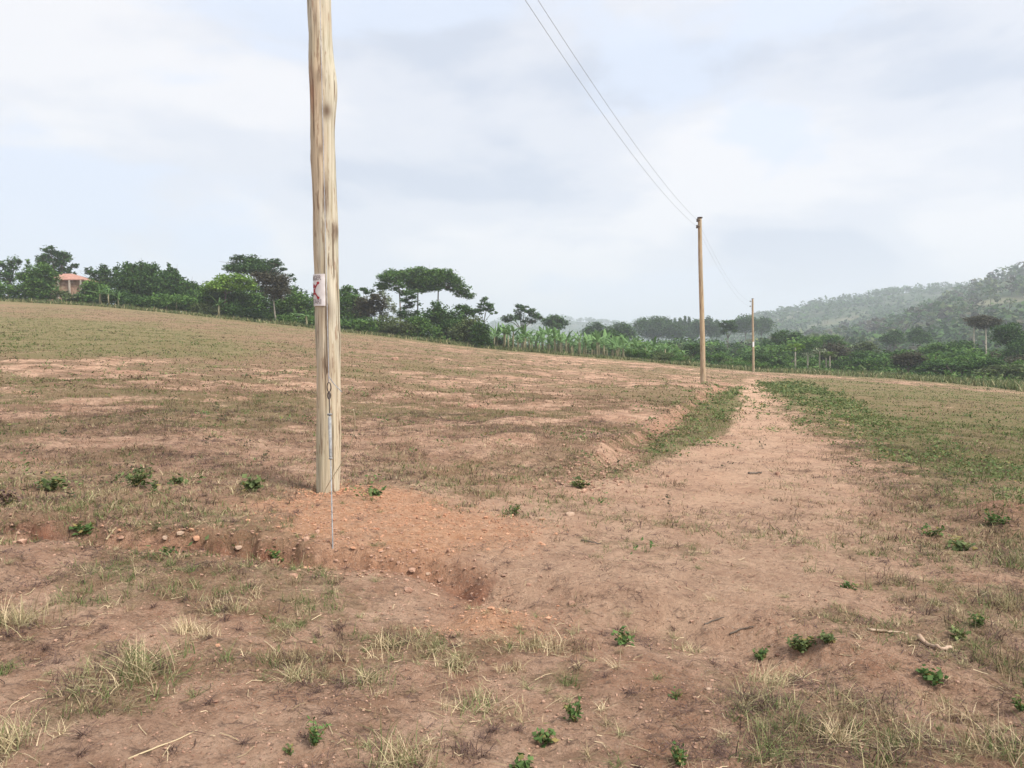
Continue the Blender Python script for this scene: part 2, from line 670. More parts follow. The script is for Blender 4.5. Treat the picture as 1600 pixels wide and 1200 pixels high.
    col = mix(mth('MULTIPLY', vmask, mth('SUBTRACT', 0.9, mth('MULTIPLY', attr('near'), 0.5))), soil, thatch)
    # far farmland and scrub
    fcol = mix(rng_(noise(0.03, 6, 0.6), 0.4, 0.6), (0.05, 0.085, 0.035), (0.10, 0.12, 0.055))
    col = mix(far, col, fcol)
    b = N('ShaderNodeBsdfPrincipled')
    b.inputs['Roughness'].default_value = 0.95
    b.inputs['Specular IOR Level'].default_value = 0.1
    L(col, b.inputs['Base Color'])
    hsum = mth('ADD', mth('MULTIPLY', noise(30, 7, 0.8), 0.055), mth('MULTIPLY', noise(5.5, 9, 0.8, None, 0.1), 0.07))
    hsum = mth('ADD', hsum, mth('MULTIPLY', grit, 0.010))
    bp = N('ShaderNodeBump')
    bp.inputs['Strength'].default_value = 1.0
    bp.inputs['Distance'].default_value = 1.0
    L(hsum, bp.inputs['Height'])
    L(bp.outputs[0], b.inputs['Normal'])
    L(b.outputs[0], out.inputs[0])
    return m


def pole_mat(name, warm=0.0, seed=0.0):
    m, nt, N, L = new_mat(name)
    out = N('ShaderNodeOutputMaterial')
    tc = N('ShaderNodeTexCoord')

    def noise(scale, stretch, det=6, rough=0.6, off=(0, 0, 0)):
        mp = N('ShaderNodeMapping')
        mp.inputs['Scale'].default_value = stretch
        mp.inputs['Location'].default_value = (off[0] + seed, off[1], off[2])
        L(tc.outputs['Object'], mp.inputs[0])
        n = N('ShaderNodeTexNoise')
        n.inputs['Scale'].default_value = scale
        n.inputs['Detail'].default_value = det
        n.inputs['Roughness'].default_value = rough
        L(mp.outputs[0], n.inputs['Vector'])
        return n.outputs[0]

    def ramp(v, stops):
        r = N('ShaderNodeValToRGB')
        e = r.color_ramp.elements
        e[0].position, e[0].color = stops[0][0], (*stops[0][1], 1)
        e[1].position, e[1].color = stops[-1][0], (*stops[-1][1], 1)
        for p, c in stops[1:-1]:
            e.new(p).color = (*c, 1)
        L(v, r.inputs[0])
        return r.outputs[0]

    def mix(f, a, b, k=None):
        if k is not None:
            q = N('ShaderNodeMath')
            q.operation = 'MULTIPLY'
            L(f, q.inputs[0])
            q.inputs[1].default_value = k
            f = q.outputs[0]
        q = N('ShaderNodeMix')
        q.data_type = 'RGBA'
        L(f, q.inputs[0])
        for s, v in ((6, a), (7, b)):
            if isinstance(v, tuple):
                q.inputs[s].default_value = (*v, 1)
            else:
                L(v, q.inputs[s])
        return q.outputs[2]
    grain = noise(34, (1, 1, 0.035), 7)
    w = warm
    col = ramp(grain, [(0.30, (0.31 - .04 * w, 0.26 - .08 * w, 0.17 - .07 * w)), (0.48, (0.475 - .10 * w, 0.435 - .17 * w, 0.335 - .17 * w)), (0.68, (0.58 - .12 * w, 0.54 - .22 * w, 0.435 - .23 * w))])
    tint = noise(3.0, (1.4, 1.4, 0.25), 3, 0.5, (2, 0, 1))
    col = mix(ramp(tint, [(0.42, (0, 0, 0)), (0.62, (1, 1, 1))]), col, (0.55 - .12 * w, 0.41 - .12 * w, 0.27 - .11 * w), 0.55)
    green = noise(2.2, (1.2, 1.2, 0.2), 3, 0.5, (7, 3, 1))
    col = mix(ramp(green, [(0.47, (0, 0, 0)), (0.62, (1, 1, 1))]), col, (0.41, 0.41, 0.28), 0.45 * (1 - w))
    crack = noise(24, (1, 1, 0.03), 4, 0.55, (5, 5, 0))
    col = mix(ramp(crack, [(0.385, (1, 1, 1)), (0.41, (0, 0, 0))]), col, (0.13, 0.095, 0.06), 0.85)
    fleck = noise(26, (1, 1, 0.10), 4, 0.7, (1, 8, 3))
    col = mix(ramp(fleck, [(0.575, (0, 0, 0)), (0.62, (1, 1, 1))]), col, (0.23, 0.14, 0.085), 0.7)
    blot = noise(3.2, (1.2, 1.2, 0.5), 5, 0.6, (9, 1, 5))
    col = mix(ramp(blot, [(0.64, (0, 0, 0)), (0.72, (1, 1, 1))]), col, (0.24, 0.15, 0.09), 0.6)
    a = N('ShaderNodeAttribute')
    a.attribute_name = 'stain'
    col = mix(a.outputs['Fac'], col, (0.12, 0.075, 0.05), 0.92)
    a2 = N('ShaderNodeAttribute')
    a2.attribute_name = 'redstain'
    col = mix(a2.outputs['Fac'], col, (0.36, 0.17, 0.10), 0.7)
    b = N('ShaderNodeBsdfPrincipled')
    b.inputs['Roughness'].default_value = 0.8
    b.inputs['Specular IOR Level'].default_value = 0.2
    L(col, b.inputs['Base Color'])
    bp = N('ShaderNodeBump')
    bp.inputs['Strength'].default_value = 0.9
    bp.inputs['Distance'].default_value = 0.008
    q = N('ShaderNodeMath')
    q.operation = 'ADD'
    L(grain, q.inputs[0])
    L(crack, q.inputs[1])
    L(q.outputs[0], bp.inputs['Height'])
    L(bp.outputs[0], b.inputs['Normal'])
    L(b.outputs[0], out.inputs[0])
    return m


M = {
    'ground': ground_mat(),
    'dark': leaf_mat('foliage_dark_green', (0.018, 0.056, 0.012), (0.085, 0.165, 0.036)),
    'mid': leaf_mat('foliage_mid_green', (0.036, 0.098, 0.018), (0.145, 0.255, 0.055)),
    'lime': leaf_mat('foliage_lime_green', (0.075, 0.16, 0.018), (0.26, 0.40, 0.07)),
    'brownleaf': leaf_mat('foliage_brownish', (0.040, 0.040, 0.022), (0.10, 0.095, 0.055)),
    'olive': leaf_mat('foliage_olive', (0.055, 0.085, 0.026), (0.15, 0.19, 0.070)),
    'paleleaf': leaf_mat('foliage_pale', (0.12, 0.15, 0.09), (0.30, 0.34, 0.21)),
    'banana': leaf_mat('banana_leaf', (0.060, 0.13, 0.030), (0.22, 0.36, 0.13), 0.3, 0.4),
    'straw': leaf_mat('dry_straw', (0.30, 0.23, 0.13), (0.72, 0.58, 0.37), 0.12),
    'grassmix': leaf_mat('half_dry_grass', (0.11, 0.12, 0.05), (0.50, 0.43, 0.24), 0.12),
    'grassgreen': leaf_mat('green_grass', (0.07, 0.10, 0.03), (0.22, 0.25, 0.10), 0.18),
    'deadgrass': leaf_mat('dead_purple_grass', (0.060, 0.038, 0.032), (0.16, 0.10, 0.082), 0.1),
    'tangrass': leaf_mat('tan_thatch_grass', (0.16, 0.12, 0.065), (0.40, 0.31, 0.18), 0.12),
    'fieldtan': leaf_mat('field_thatch_grass', (0.085, 0.055, 0.032), (0.24, 0.165, 0.095), 0.1),
    'fieldgreen': leaf_mat('field_green_grass', (0.05, 0.085, 0.020), (0.15, 0.19, 0.055), 0.15),
    'weed': leaf_mat('weed_leaf', (0.050, 0.10, 0.028), (0.15, 0.235, 0.075), 0.3, 0.55),
    'weeddark': leaf_mat('weed_leaf_dark', (0.060, 0.090, 0.032), (0.16, 0.20, 0.075), 0.25, 0.6),
    'bark': solid_mat('bark', (0.085, 0.065, 0.05), (0.19, 0.155, 0.12), 6, 0.9, 0, (1, 1, 0.3), 0.02),
    'palebark': solid_mat('pale_bark', (0.30, 0.26, 0.20), (0.50, 0.45, 0.36), 6, 0.9, 0, (1, 1, 0.3), 0.01),
    'bstem': solid_mat('banana_stem', (0.14, 0.13, 0.065), (0.33, 0.29, 0.17), 5, 0.7, 0, (1, 1, 0.25)),
    'stick': solid_mat('dry_stick', (0.26, 0.18, 0.12), (0.46, 0.35, 0.25), 30, 0.9, 0, (1, 1, 1), 0.001),
    'clod': solid_mat('soil_clod', (0.22, 0.12, 0.08), (0.46, 0.29, 0.205), 20, 0.95, 0, (1, 1, 1), 0.004),
    'oclod': solid_mat('orange_gravel', (0.34, 0.16, 0.09), (0.56, 0.32, 0.20), 20, 0.95, 0, (1, 1, 1), 0.003),
    'stone': solid_mat('pale_stone', (0.32, 0.21, 0.145), (0.50, 0.37, 0.27), 18, 0.9, 0, (1, 1, 1), 0.004),
    'steel': solid_mat('galvanised_steel', (0.20, 0.20, 0.20), (0.33, 0.33, 0.33), 30, 0.7, 0.0),
    'wire': solid_mat('line_wire', (0.22, 0.23, 0.25), (0.32, 0.33, 0.35), 30, 0.6, 0.1),
    'line': solid_mat('aluminium_line', (0.36, 0.38, 0.41), (0.46, 0.48, 0.51), 30, 0.6, 0.1),
    'rope': solid_mat('pale_tail_wire', (0.48, 0.42, 0.28), (0.62, 0.56, 0.40), 30, 0.7),
    'porc': solid_mat('insulator', (0.05, 0.035, 0.03), (0.09, 0.07, 0.06), 10, 0.3),
    'plate': solid_mat('sign_enamel', (0.62, 0.58, 0.57), (0.74, 0.71, 0.70), 14, 0.5),
    'signred': solid_mat('sign_red', (0.30, 0.015, 0.025), (0.40, 0.03, 0.04), 20, 0.5),
    'signgrey': solid_mat('sign_letter_grey', (0.20, 0.17, 0.18), (0.32, 0.28, 0.28), 40, 0.5),
    'roof': solid_mat('clay_roof', (0.30, 0.15, 0.11), (0.46, 0.25, 0.19), 3, 0.85),
    'brick': solid_mat('house_brick', (0.30, 0.17, 0.11), (0.50, 0.33, 0.23), 2.5, 0.9),
    'plaster': solid_mat('pale_plaster', (0.42, 0.36, 0.29), (0.55, 0.47, 0.39), 2, 0.9),
    'pane': solid_mat('dark_window', (0.02, 0.02, 0.02), (0.05, 0.045, 0.04), 2, 0.2),
    'white': solid_mat('white_roof', (0.78, 0.78, 0.78), (0.85, 0.85, 0.85), 2, 0.6),
    'pole': pole_mat('new_pole_timber', 0.0, 0.0),
    'pole2': pole_mat('weathered_pole_timber', 0.75, 4.0),
}

# ------------------------------------------------------------------ ground sheet
def veg_masks(x, y):
    """veg cover, green share, orange gravel, red gully soil, road"""
    r = np.sqrt(x * x + y * y)
    wig = (fbm(x * 0.8, y * 0.8, 3, 71) - 0.5)
    wg2 = (fbm(x * 1.9, y * 1.9, 4, 73, .65) - 0.5)
    road = soft_poly(x + wig * 1.6 + wg2 * 1.6, y + wig * 1.6, ROAD, 0.8) * (0.80 + 0.5 * np.clip(wg2 * 2, -1, .4))
    xx, yy = x + wig * 1.2, y + wig * 2.0
    gl = soft_poly(xx, yy, G_LEFT, 0.35)
    gr = soft_poly(xx, yy, G_RIGHT, 0.7)
    rf = soft_poly(xx, yy, R_FIELD, 1.2)
    gu = soft_poly(xx, yy, GREEN_UL, 5.0)
    u = u_of(x, y)
    D = np.interp(u, _bu, _bD)
    edge = sstep(-16, -1, y - D) * (y > 20)
    streak = fbm(x * 0.06 + y * 0.02, y * 0.42 - x * 0.12, 4, 81)
    patch = fbm(x * 0.35, y * 0.35, 4, 83)
    patch2 = fbm(x * 1.2, y * 1.2, 3, 85)
    left = 1 - sstep(-0.45, 0.15, u)
    base = 0.27 + 0.56 * (sstep(0.40, 0.64, streak) * 0.22 + sstep(0.42, 0.62, patch) * 0.36 + sstep(0.42, 0.6, patch2) * 0.42)
    base = base + 0.28 * left * sstep(18, 45, y)
    near = 1 - sstep(5.0, 6.3, y)
    nv = 0.02 + 0.68 * sstep(0.48, 0.60, patch2 * 0.6 + patch * 0.4)
    base = base * (1 - near) + nv * near
    # right-hand foreground is more overgrown
    rfg = sstep(0.42, 0.66, u) * (1 - sstep(9, 14, y)) * (y > 1)
    base = base + 0.20 * rfg
    veg = base * (1 - (0.78 - 0.3 * sstep(0.30, 0.48, u)) * road) + 0.02
    veg = np.maximum(veg, rf * (0.66 + 0.5 * (patch - 0.3)))
    veg = np.maximum(veg, gl * 0.8)
    veg = np.maximum(veg, gr * (0.35 + 0.5 * sstep(.4, .6, patch2)))
    veg = np.maximum(veg, gu * 0.98)
    veg = veg + 0.10 * left * sstep(22, 50, y) * (1 - road)
    veg = np.maximum(veg, edge * 0.8)
    o1 = soft_poly(xx, yy, ORANGE1, 0.45)
    o2 = soft_poly(x + wig * 0.3, y + wig * 0.3, ORANGE2, 0.22)
    o3 = soft_poly(x + wig * 0.3, y + wig * 0.3, ORANGE3, 0.3)
    orange = np.clip(np.maximum(np.maximum(o1 * 0.95, o2), o3 * 0.6), 0, 1)
    veg = veg * (1 - 0.8 * orange)
    dg, _, tg = dist_poly(x, y, GULLY)
    wob = fbm(x * 0.9, y * 0.9, 3, 37)
    red = np.exp(-((dg + .1 * (fbm(x * 5, y * 5, 3, 39) - .5)) / 0.17) ** 2) * (0.45 + 0.55 * sstep(0.35, 0.6, wob)) * (tg < .995)
    db, sb, tb = dist_poly(x, y, BANK)
    red = np.maximum(red, 0.4 * np.exp(-(db / 0.28) ** 2) * sstep(0.15, 0.4, tb))
    dm = np.sqrt((x - M_R[0]) ** 2 + (y - M_R[1]) ** 2)
    red = np.maximum(red, 0.5 * np.exp(-(dm / 0.6) ** 2))
    d2, s2, t2 = dist_poly(x, y, RUT)
    veg = veg * (1 - .8 * np.exp(-((d2 - .1) / .35) ** 2))
    veg = veg * (1 - 0.8 * red)
    green = np.clip(gl * 0.9 + gr * 0.7 + gu * 1.0 + edge * 0.7 + rf * 0.75 + 0.22 * left * sstep(15, 35, y) + 0.5 * sstep(0.48, 0.6, patch), 0, 1)
    far = sstep(2, 14, y - D) * (y > 20)
    far = np.maximum(far, sstep(150, 220, r))
    return veg, green, orange, red, road, far


def build_ground():
    a1 = np.linspace(math.radians(-44), math.radians(44), 620)
    a0 = np.linspace(math.radians(-180), math.radians(-44), 50)[:-1]
    a2 = np.linspace(math.radians(44), math.radians(180), 50)[1:]
    A = np.concatenate([a0, a1, a2])
    R = np.concatenate([[0.02], np.linspace(0.3, 1.5, 8), np.geomspace(1.6, 135, 640), np.geomspace(140, 5000, 60)])
    X = R[:, None] * np.sin(A)[None]
    Y = R[:, None] * np.cos(A)[None]
    x, y = X.ravel(), Y.ravel()
    z = H(x, y)
    nr, na = len(R), len(A)
    i = np.arange(nr - 1)[:, None] * na
    j = np.arange(na - 1)[None]
    F = np.stack([i + j, i + na + j, i + na + j + 1, i + j + 1], -1).reshape(-1, 4)
    g = Geo()
    g.add(np.stack([x, y, z], -1), F)
    o = g.build('ground', M['ground'], smooth=True)
    tag(o, kind='structure', label='reddish bare field with dry grass and a worn dirt track')
    vals = veg_masks(x, y) + (1 - sstep(8, 16, np.sqrt(x * x + y * y)),)
    for n, v in zip(('veg', 'green', 'orange', 'red', 'road', 'far', 'near'), vals):
        at_ = o.data.attributes.new(n, 'FLOAT', 'POINT')
        at_.data.foreach_set('value', np.clip(v, 0, 1).astype(np.float32))
    return o


build_ground()

# ------------------------------------------------------------------ hills
def hill(name, label, crest, Yc, Y0, zb, mat, seed, amp=6.0, nU=160, nR=60):
    """crest: [(px, py)] skyline; front foot at Y0(px), crest at Yc(px)"""
    cp = np.array(crest, float)
    U = np.linspace(cp[0, 0], cp[-1, 0], nU)
    cy = np.interp(U, cp[:, 0], cp[:, 1])
    V = []
    for k, s in enumerate(np.linspace(0, 1.6, nR)):
        Yk = Y0 + (Yc - Y0) * s
        zc = CAMZ + (555 - cy) / FPX * Yc
        e = np.sin(np.clip(s, 0, 1) * PI / 2) ** 1.25 if s <= 1 else math.cos((s - 1) / 0.6 * PI / 2)
        z = zb + (zc - zb) * e
        x = (U - 800) / FPX * Yk
        z = z + (fbm(x / 60, np.full_like(x, Yk / 60), 4, seed) - 0.5) * amp * min(1, s * 3)
        V.append(np.stack([x, np.full_like(x, Yk), z], -1))
    V = np.array(V)
    i = np.arange(nR - 1)[:, None] * nU
    j = np.arange(nU - 1)[None]
    F = np.stack([i + j, i + j + 1, i + nU + j + 1, i + nU + j], -1).reshape(-1, 4)
    g = Geo()
    g.add(V.reshape(-1, 3), F)
    o = g.build(name, mat, smooth=True)
    tag(o, kind='structure', label=label)
    return V


def hill_mat():
    m, nt, N, L = new_mat('hill_scrub')
    out = N('ShaderNodeOutputMaterial')
    tc = N('ShaderNodeTexCoord')
    n = N('ShaderNodeTexNoise')
    n.inputs['Scale'].default_value = 0.018
    n.inputs['Detail'].default_value = 8
    L(tc.outputs['Object'], n.inputs['Vector'])
    r = N('ShaderNodeValToRGB')
    e = r.color_ramp.elements
    e[0].position, e[0].color = 0.42, (0.045, 0.07, 0.035, 1)
    e[1].position, e[1].color = 0.66, (0.17, 0.165, 0.10, 1)
    e.new(0.55).color = (0.075, 0.10, 0.05, 1)
    L(n.outputs[0], r.inputs[0])
    b = N('ShaderNodeBsdfPrincipled')
    b.inputs['Roughness'].default_value = 1
    b.inputs['Specular IOR Level'].default_value = 0.05
    L(r.outputs[0], b.inputs['Base Color'])
    L(b.outputs[0], out.inputs[0])
    return m


M['hill'] = hill_mat()
HA = hill('hill', 'nearer wooded hill rising at the right edge', [(1150, 564), (1230, 548), (1300, 533), (1380, 514), (1440, 494), (1480, 479), (1530, 461), (1600, 444), (1700, 428), (1850, 396), (2100, 400), (2500, 430)], 720, 230, -3.0, M['hill'], 5, 10)
HB = hill('hill', 'hazy ridge with a row of trees along its top', [(1090, 560), (1130, 522), (1180, 503), (1240, 491), (1300, 481), (1350, 471), (1400, 465), (1480, 458), (1560, 458), (1700, 462), (1900, 500)], 1150, 500, -6.0, M['hill'], 15, 12)
HC = hill('hill', 'blue hill far behind the banana plants', [(680, 540), (740, 522), (780, 504), (810, 498), (850, 499), (900, 504), (960, 509), (1040, 516), (1120, 524), (1200, 540)], 1900, 1200, -8.0, M['hill'], 25, 10)


# ------------------------------------------------------------------ foliage builders
def clump_points(c, rad, n, sub=None):
    """points bunched into sub-clumps over an ellipsoid"""
    sub = sub or max(5, int(n / 34))
    d = unit(rng.normal(size=(sub, 3)))
    rr = rng.uniform(0.35, 1.0, (sub, 1)) ** 0.6
    sc = d * rr * rad
    k = rng.integers(0, sub, n)
    sp = np.array(rad) * 0.33
    return c + sc[k] + np.clip(rng.normal(size=(n, 3)), -1.7, 1.7) * sp * rng.uniform(0.6, 1.1, (n, 1))


def tree(name, label, cat, px, Y, clumps, mat, dens=1.0, trunk=0.16, bark='bark', leaf=3.6, flat=0.45, group=None, spread=0.5, stems=None, bottom=None, thin=1.0, part_names=('trunk', 'crown')):
    """clumps: (px, py, rx, ry) in photo pixels at distance Y, given real size and depth there"""
    s = mpp(Y)
    bx = at(px, 555, Y)[0]
    base = np.array([bx, Y, float(H(bx, Y)) - 0.05])
    root = empty(name, base, label, cat, group)
    cs = []
    xs = [c[0] for c in clumps]
    wid = (max(xs) - min(xs)) * s
    g = Geo()
    for (cx, cy, rx, ry) in clumps:
        c = at(cx, cy, Y)
        c[1] += rng.uniform(-1, 1) * spread * wid * 0.5
        rad = np.array([rx * s, max(rx * 0.9, ry) * s, ry * s]) * [1.3, 1.3, 1.25]
        n = int(max(30, dens * rx * ry * 9.0 * thin * (3.6 / leaf) ** 1.6))
        P = clump_points(c, rad, n)
        P[:, 2] = np.maximum(P[:, 2], H(P[:, 0], P[:, 1]) + 0.05)
        Ls = 1.1 * leaf * s * rng.uniform(0.65, 1.35, n)
        V, F = leaf_cards(P, Ls, Ls * rng.uniform(0.4, 0.65, n), flat=flat)
        g.add(V, F)
        cs.append((c, rad))
    crown = g.build(part_names[1], M[mat] if isinstance(mat, str) else mat, root, base)
    g = Geo()
    top = np.mean([c for c, _ in cs], 0)
    stems = stems or [None]
    for st in stems:
        if st is None:
            low = min(c[2] for c, _ in cs)
            fork = np.array([base[0] * 0.6 + top[0] * 0.4, base[1] * 0.8 + top[1] * 0.2, base[2] + (low - base[2]) * 0.8 if low > base[2] + 1 else base[2] + 0.35 * (top[2] - base[2])])
            b0, mine = base, cs
            r0 = trunk
        else:
            b0p, fk, r0 = st            # base px, fork (px,py)
            x0 = at(b0p, 555, Y)[0]
            b0 = np.array([x0, Y, float(H(x0, Y)) - 0.05])
            fork = at(fk[0], fk[1], Y)
            mine = [c for c in cs if abs(c[0][0] - fork[0]) < 22 * s or len(stems) == 1] or cs[:1]
        m1 = b0 * 0.55 + fork * 0.45 + np.array([rng.uniform(-.12, .12), rng.uniform(-.1, .1), 0])
        add_tube(g, [b0, m1, fork], [r0, r0 * 0.8, r0 * 0.62], 7, jit=0.05)
        for c, rad in mine:
            e = c + np.array([0, 0, -0.2 * rad[2]])
            mid = fork * 0.5 + e * 0.5 + np.array([rng.uniform(-.2, .2), rng.uniform(-.2, .2), 0.12 * np.linalg.norm(e - fork)])
            add_tube(g, [fork, mid, e, c + rng.normal(size=3) * rad * 0.5], [r0 * 0.5, r0 * 0.33, r0 * 0.2, r0 * 0.08], 5)
            for _ in range(2):
                add_tube(g, [e, e + rng.normal(size=3) * rad * 0.8], [r0 * 0.16, r0 * 0.05], 4)
    g.build(part_names[0], M[bark], root, base, smooth=True)
    return root


def shrub(label, px, Y, clumps, mat, group=None, leaf=3.4, dens=1.1, name='shrub', cat='shrub'):
    return tree(name, label, cat, px, Y, clumps, mat, dens, 0.06, 'bark', leaf, 0.35, group, part_names=('stem', 'foliage'))


def copy_tree(o, parent=None):
    c = o.copy()
    S.collection.objects.link(c)
    c.parent = parent
    for ch in o.children:
        copy_tree(ch, c)
    return c


# banana plants: a few grown by hand, then copied
def banana_mesh(seed, h=2.4, nleaf=9, erect=0.5):
    r = np.random.default_rng(seed)
    g = Geo()
    top = np.array([r.uniform(-.1, .1), r.uniform(-.1, .1), h])
    for k in range(nleaf):
        az = k * 2.4 + r.uniform(-.3, .3)
        el = r.uniform(0.1, 1.1) if k > 0 else 1.35
        Lf = r.uniform(1.5, 2.3) if k > 0 else 1.3
        W = r.uniform(0.26, 0.44) if k > 0 else .16
        seg = 8
        p = top.copy()
        d = np.array([math.cos(az) * math.cos(el), math.sin(az) * math.cos(el), math.sin(el)])
        side = np.array([-math.sin(az), math.cos(az), 0])
        rows = []
        for i in range(seg + 1):
            t = i / seg
            w = W * (math.sin(min(1, t * 1.15 + 0.06) * PI) ** 0.55 if t < 0.93 else 0.25) * 0.5 * (0.12 if i == 0 else 1)
            w *= r.uniform(0.75, 1.1)
            up = np.cross(side, d)
            rows += [p - side * w - up * w * -0.25, p.copy(), p + side * w - up * w * -0.25]
            p = p + d * Lf / seg
            d = d + np.array([0, 0, -1]) * (0.27 - 0.12 * erect) * (0.4 + t) * r.uniform(.7, 1.2)
            d /= np.linalg.norm(d)
        V = np.array(rows)
        F = []
        for i in range(seg):
            a = i * 3
            F += [[a, a + 1, a + 4, a + 3], [a + 1, a + 2, a + 5, a + 4]]
        g.add(V, F)
    st = Geo()
    add_tube(st, [[0, 0, -0.1], [top[0] * .5, top[1] * .5, h * .5], top], [0.16, 0.13, 0.08], 9)
    return g, st


_ban = []
for sd, h, nl, er in ((1, 2.3, 9, .3), (2, 1.7, 8, .8), (3, 2.6, 10, .4), (4, 1.4, 7, 1.0), (5, 2.0, 9, .5)):
    _ban.append((banana_mesh(sd, h, nl, er)))
_ban_proto = {}


def banana(label, px, Y, hpx, group=None, kind=None, py_base=None):
    """hpx: overall height in photo pixels"""
    k = int(rng.integers(0, 5)) if kind is None else kind
    hs = (3.7, 3.0, 4.0, 2.8, 3.4)[k]
    sc = hpx * mpp(Y) / hs
    x = at(px, 555, Y)[0]
    loc = (x, Y, float(H(x, Y)))
    if k not in _ban_proto:
        root = empty('banana_plant', loc, label, 'banana plant', group)
        g, st = _ban[k]
        g.build('foliage', M['banana'], root)
        st.build('stem', M['bstem'], root, smooth=True)
        _ban_proto[k] = root
    else:
        root = copy_tree(_ban_proto[k])
        root.location = loc
        root['label'] = label
        if group:
            root['group'] = group
        elif 'group' in root:
            del root['group']
    root.scale = (sc, sc, sc)
    root.rotation_euler = (0, 0, rng.uniform(0, 6.28))
    return root


# ------------------------------------------------------------------ treeline on the left rise
TL = 'trees along the far edge of the field'
tree('tree', 'sparse dark tree cut by the left edge of the photo', 'tree', 14, 124, [(6, 412, 9, 6), (20, 411, 7, 8), (27, 405, 3, 5), (4, 428, 8, 7), (19, 428, 7, 8), (10, 440, 8, 6)], 'dark', 1.0, 0.2, thin=0.7)
tree('broad_tree', 'tall gappy broad tree rising behind the red-roofed house', 'tree', 92, 138,
     [(60, 405, 7, 7), (72, 397, 9, 5), (86, 392, 9, 4), (96, 402, 8, 6), (105, 398, 6, 5), (80, 409, 8, 4), (60, 412, 6, 4), (109, 411, 6, 4), (118, 413, 5, 3), (114, 424, 5, 5), (91, 412, 8, 5), (116, 430, 4, 4), (75, 418, 7, 5), (95, 421, 7, 5)], 'dark', 1.0, 0.28)
tree('bushy_tree', 'dense dark bushy tree hiding the left end of the house', 'tree', 62, 109, [(62, 424, 13, 9), (50, 434, 12, 10), (70, 438, 15, 12), (58, 448, 18, 12), (36, 432, 8, 4), (76, 426, 8, 6), (45, 414, 2, 6)], 'mid', 1.2, 0.18, stems=[(50, (52, 440), .11), (70, (68, 440), .11)])
tree('tree', 'small open tree right of the red-roofed house', 'tree', 163, 122, [(144, 424, 4, 5), (162, 420, 8, 5), (160, 430, 10, 6), (180, 424, 6, 5), (188, 427, 4, 3), (172, 433, 10, 6), (158, 445, 14, 8), (178, 448, 14, 8)], 'dark', 1.0, 0.18)
tree('conifer_clump', 'dense dark conifer with a spiky broad top', 'tree', 222, 116, [(203, 432, 8, 13), (212, 423, 5, 9), (220, 424, 5, 10), (228, 422, 5, 9), (236, 424, 5, 9), (243, 430, 6, 12), (222, 440, 20, 14), (200, 448, 12, 14), (238, 450, 18, 16), (215, 460, 22, 12)], 'dark', 1.3, 0.2, flat=0.0)
tree('conifer', 'slender conifer with a thin spire above its neighbours', 'tree', 266, 118, [(264, 417, 2.5, 5), (266, 427, 4, 5), (258, 438, 7, 9), (268, 440, 9, 10), (275, 433, 5, 8), (284, 444, 9, 8), (265, 456, 18, 12), (293, 448, 7, 9), (288, 460, 13, 10)], 'dark', 1.2, 0.18, flat=0.0)
tree('tree', 'low rounded tree in the dip right of the spired conifer', 'tree', 306, 125, [(303, 451, 8, 6), (315, 456, 9, 7), (308, 466, 14, 10)], 'dark')
tree('lime_tree', 'bright yellow-green tree beside the umbrella-crowned tree', 'tree', 348, 104, [(330, 446, 10, 5), (343, 440, 12, 6), (362, 434, 14, 6), (378, 439, 12, 6), (352, 448, 18, 6), (390, 447, 8, 4), (372, 447, 10, 4)], 'lime', 1.2, 0.16)
tree('tree', 'dark green understorey tree under the yellow-green crown', 'tree', 350, 108, [(335, 462, 16, 12), (355, 464, 18, 13), (375, 470, 16, 14), (345, 478, 20, 10), (392, 476, 14, 14)], 'mid', 1.2)
tree('umbrella_tree', 'tall tree with a wide layered dark umbrella crown', 'tree', 404, 122,
     [(357, 416, 9, 4), (368, 419, 12, 4), (374, 403, 7, 4), (389, 402, 11, 3.5), (384, 412, 16, 7), (404, 411, 16, 6), (425, 408, 9, 4), (437, 414, 6, 3), (441, 420, 4, 2.5), (400, 420, 22, 7), (418, 426, 13, 7), (380, 424, 16, 5), (400, 446, 8, 6), (385, 453, 8, 8), (410, 455, 8, 8)], 'dark', 1.25, 0.26, flat=0.8)
tree('tree', 'brownish-green tree with a leaning pale trunk', 'tree', 433, 100, [(412, 434, 14, 6), (428, 438, 14, 8), (440, 446, 10, 10), (432, 455, 12, 9), (445, 458, 7, 7), (405, 430, 8, 4)], 'brownleaf', 1.2, 0.14, bark='palebark', stems=[(433, (427, 462), .13)])
tree('sapling', 'wispy sapling against the sky left of the near pole', 'tree', 462, 112, [(444, 434, 3, 4), (457, 431, 4, 2.5), (462, 437, 3, 3), (463, 448, 3, 4), (470, 456, 3.5, 4), (477, 460, 3, 5), (486, 463, 4, 5), (466, 462, 4, 5)], 'dark', 0.8, 0.07, thin=0.7)
tree('tree', 'leafy green tree standing just left of the near pole', 'tree', 466, 106, [(458, 462, 10, 9), (470, 472, 14, 9), (452, 478, 14, 12), (484, 482, 12, 10), (490, 492, 10, 8), (470, 490, 16, 10)], 'mid', 1.2)
tree('tree', 'dark round thicket tree behind the leaning pale trunk', 'tree', 404, 110, [(400, 478, 16, 14), (418, 482, 16, 14), (405, 492, 20, 9), (440, 482, 12, 12)], 'dark', 1.2)
tree('tree', 'mid-green tree just right of the near pole', 'tree', 545, 108, [(540, 455, 9, 6), (546, 468, 12, 8), (536, 475, 12, 12), (558, 482, 14, 10), (545, 495, 18, 11)], 'mid', 1.2)
tree('tree', 'arching thin-crowned tree reaching over a sky gap', 'tree', 562, 116, [(567, 452, 8, 3), (578, 457, 6, 3), (583, 463, 4, 2.5), (560, 470, 7, 5), (556, 462, 4, 6)], 'dark', 1.0, .1)
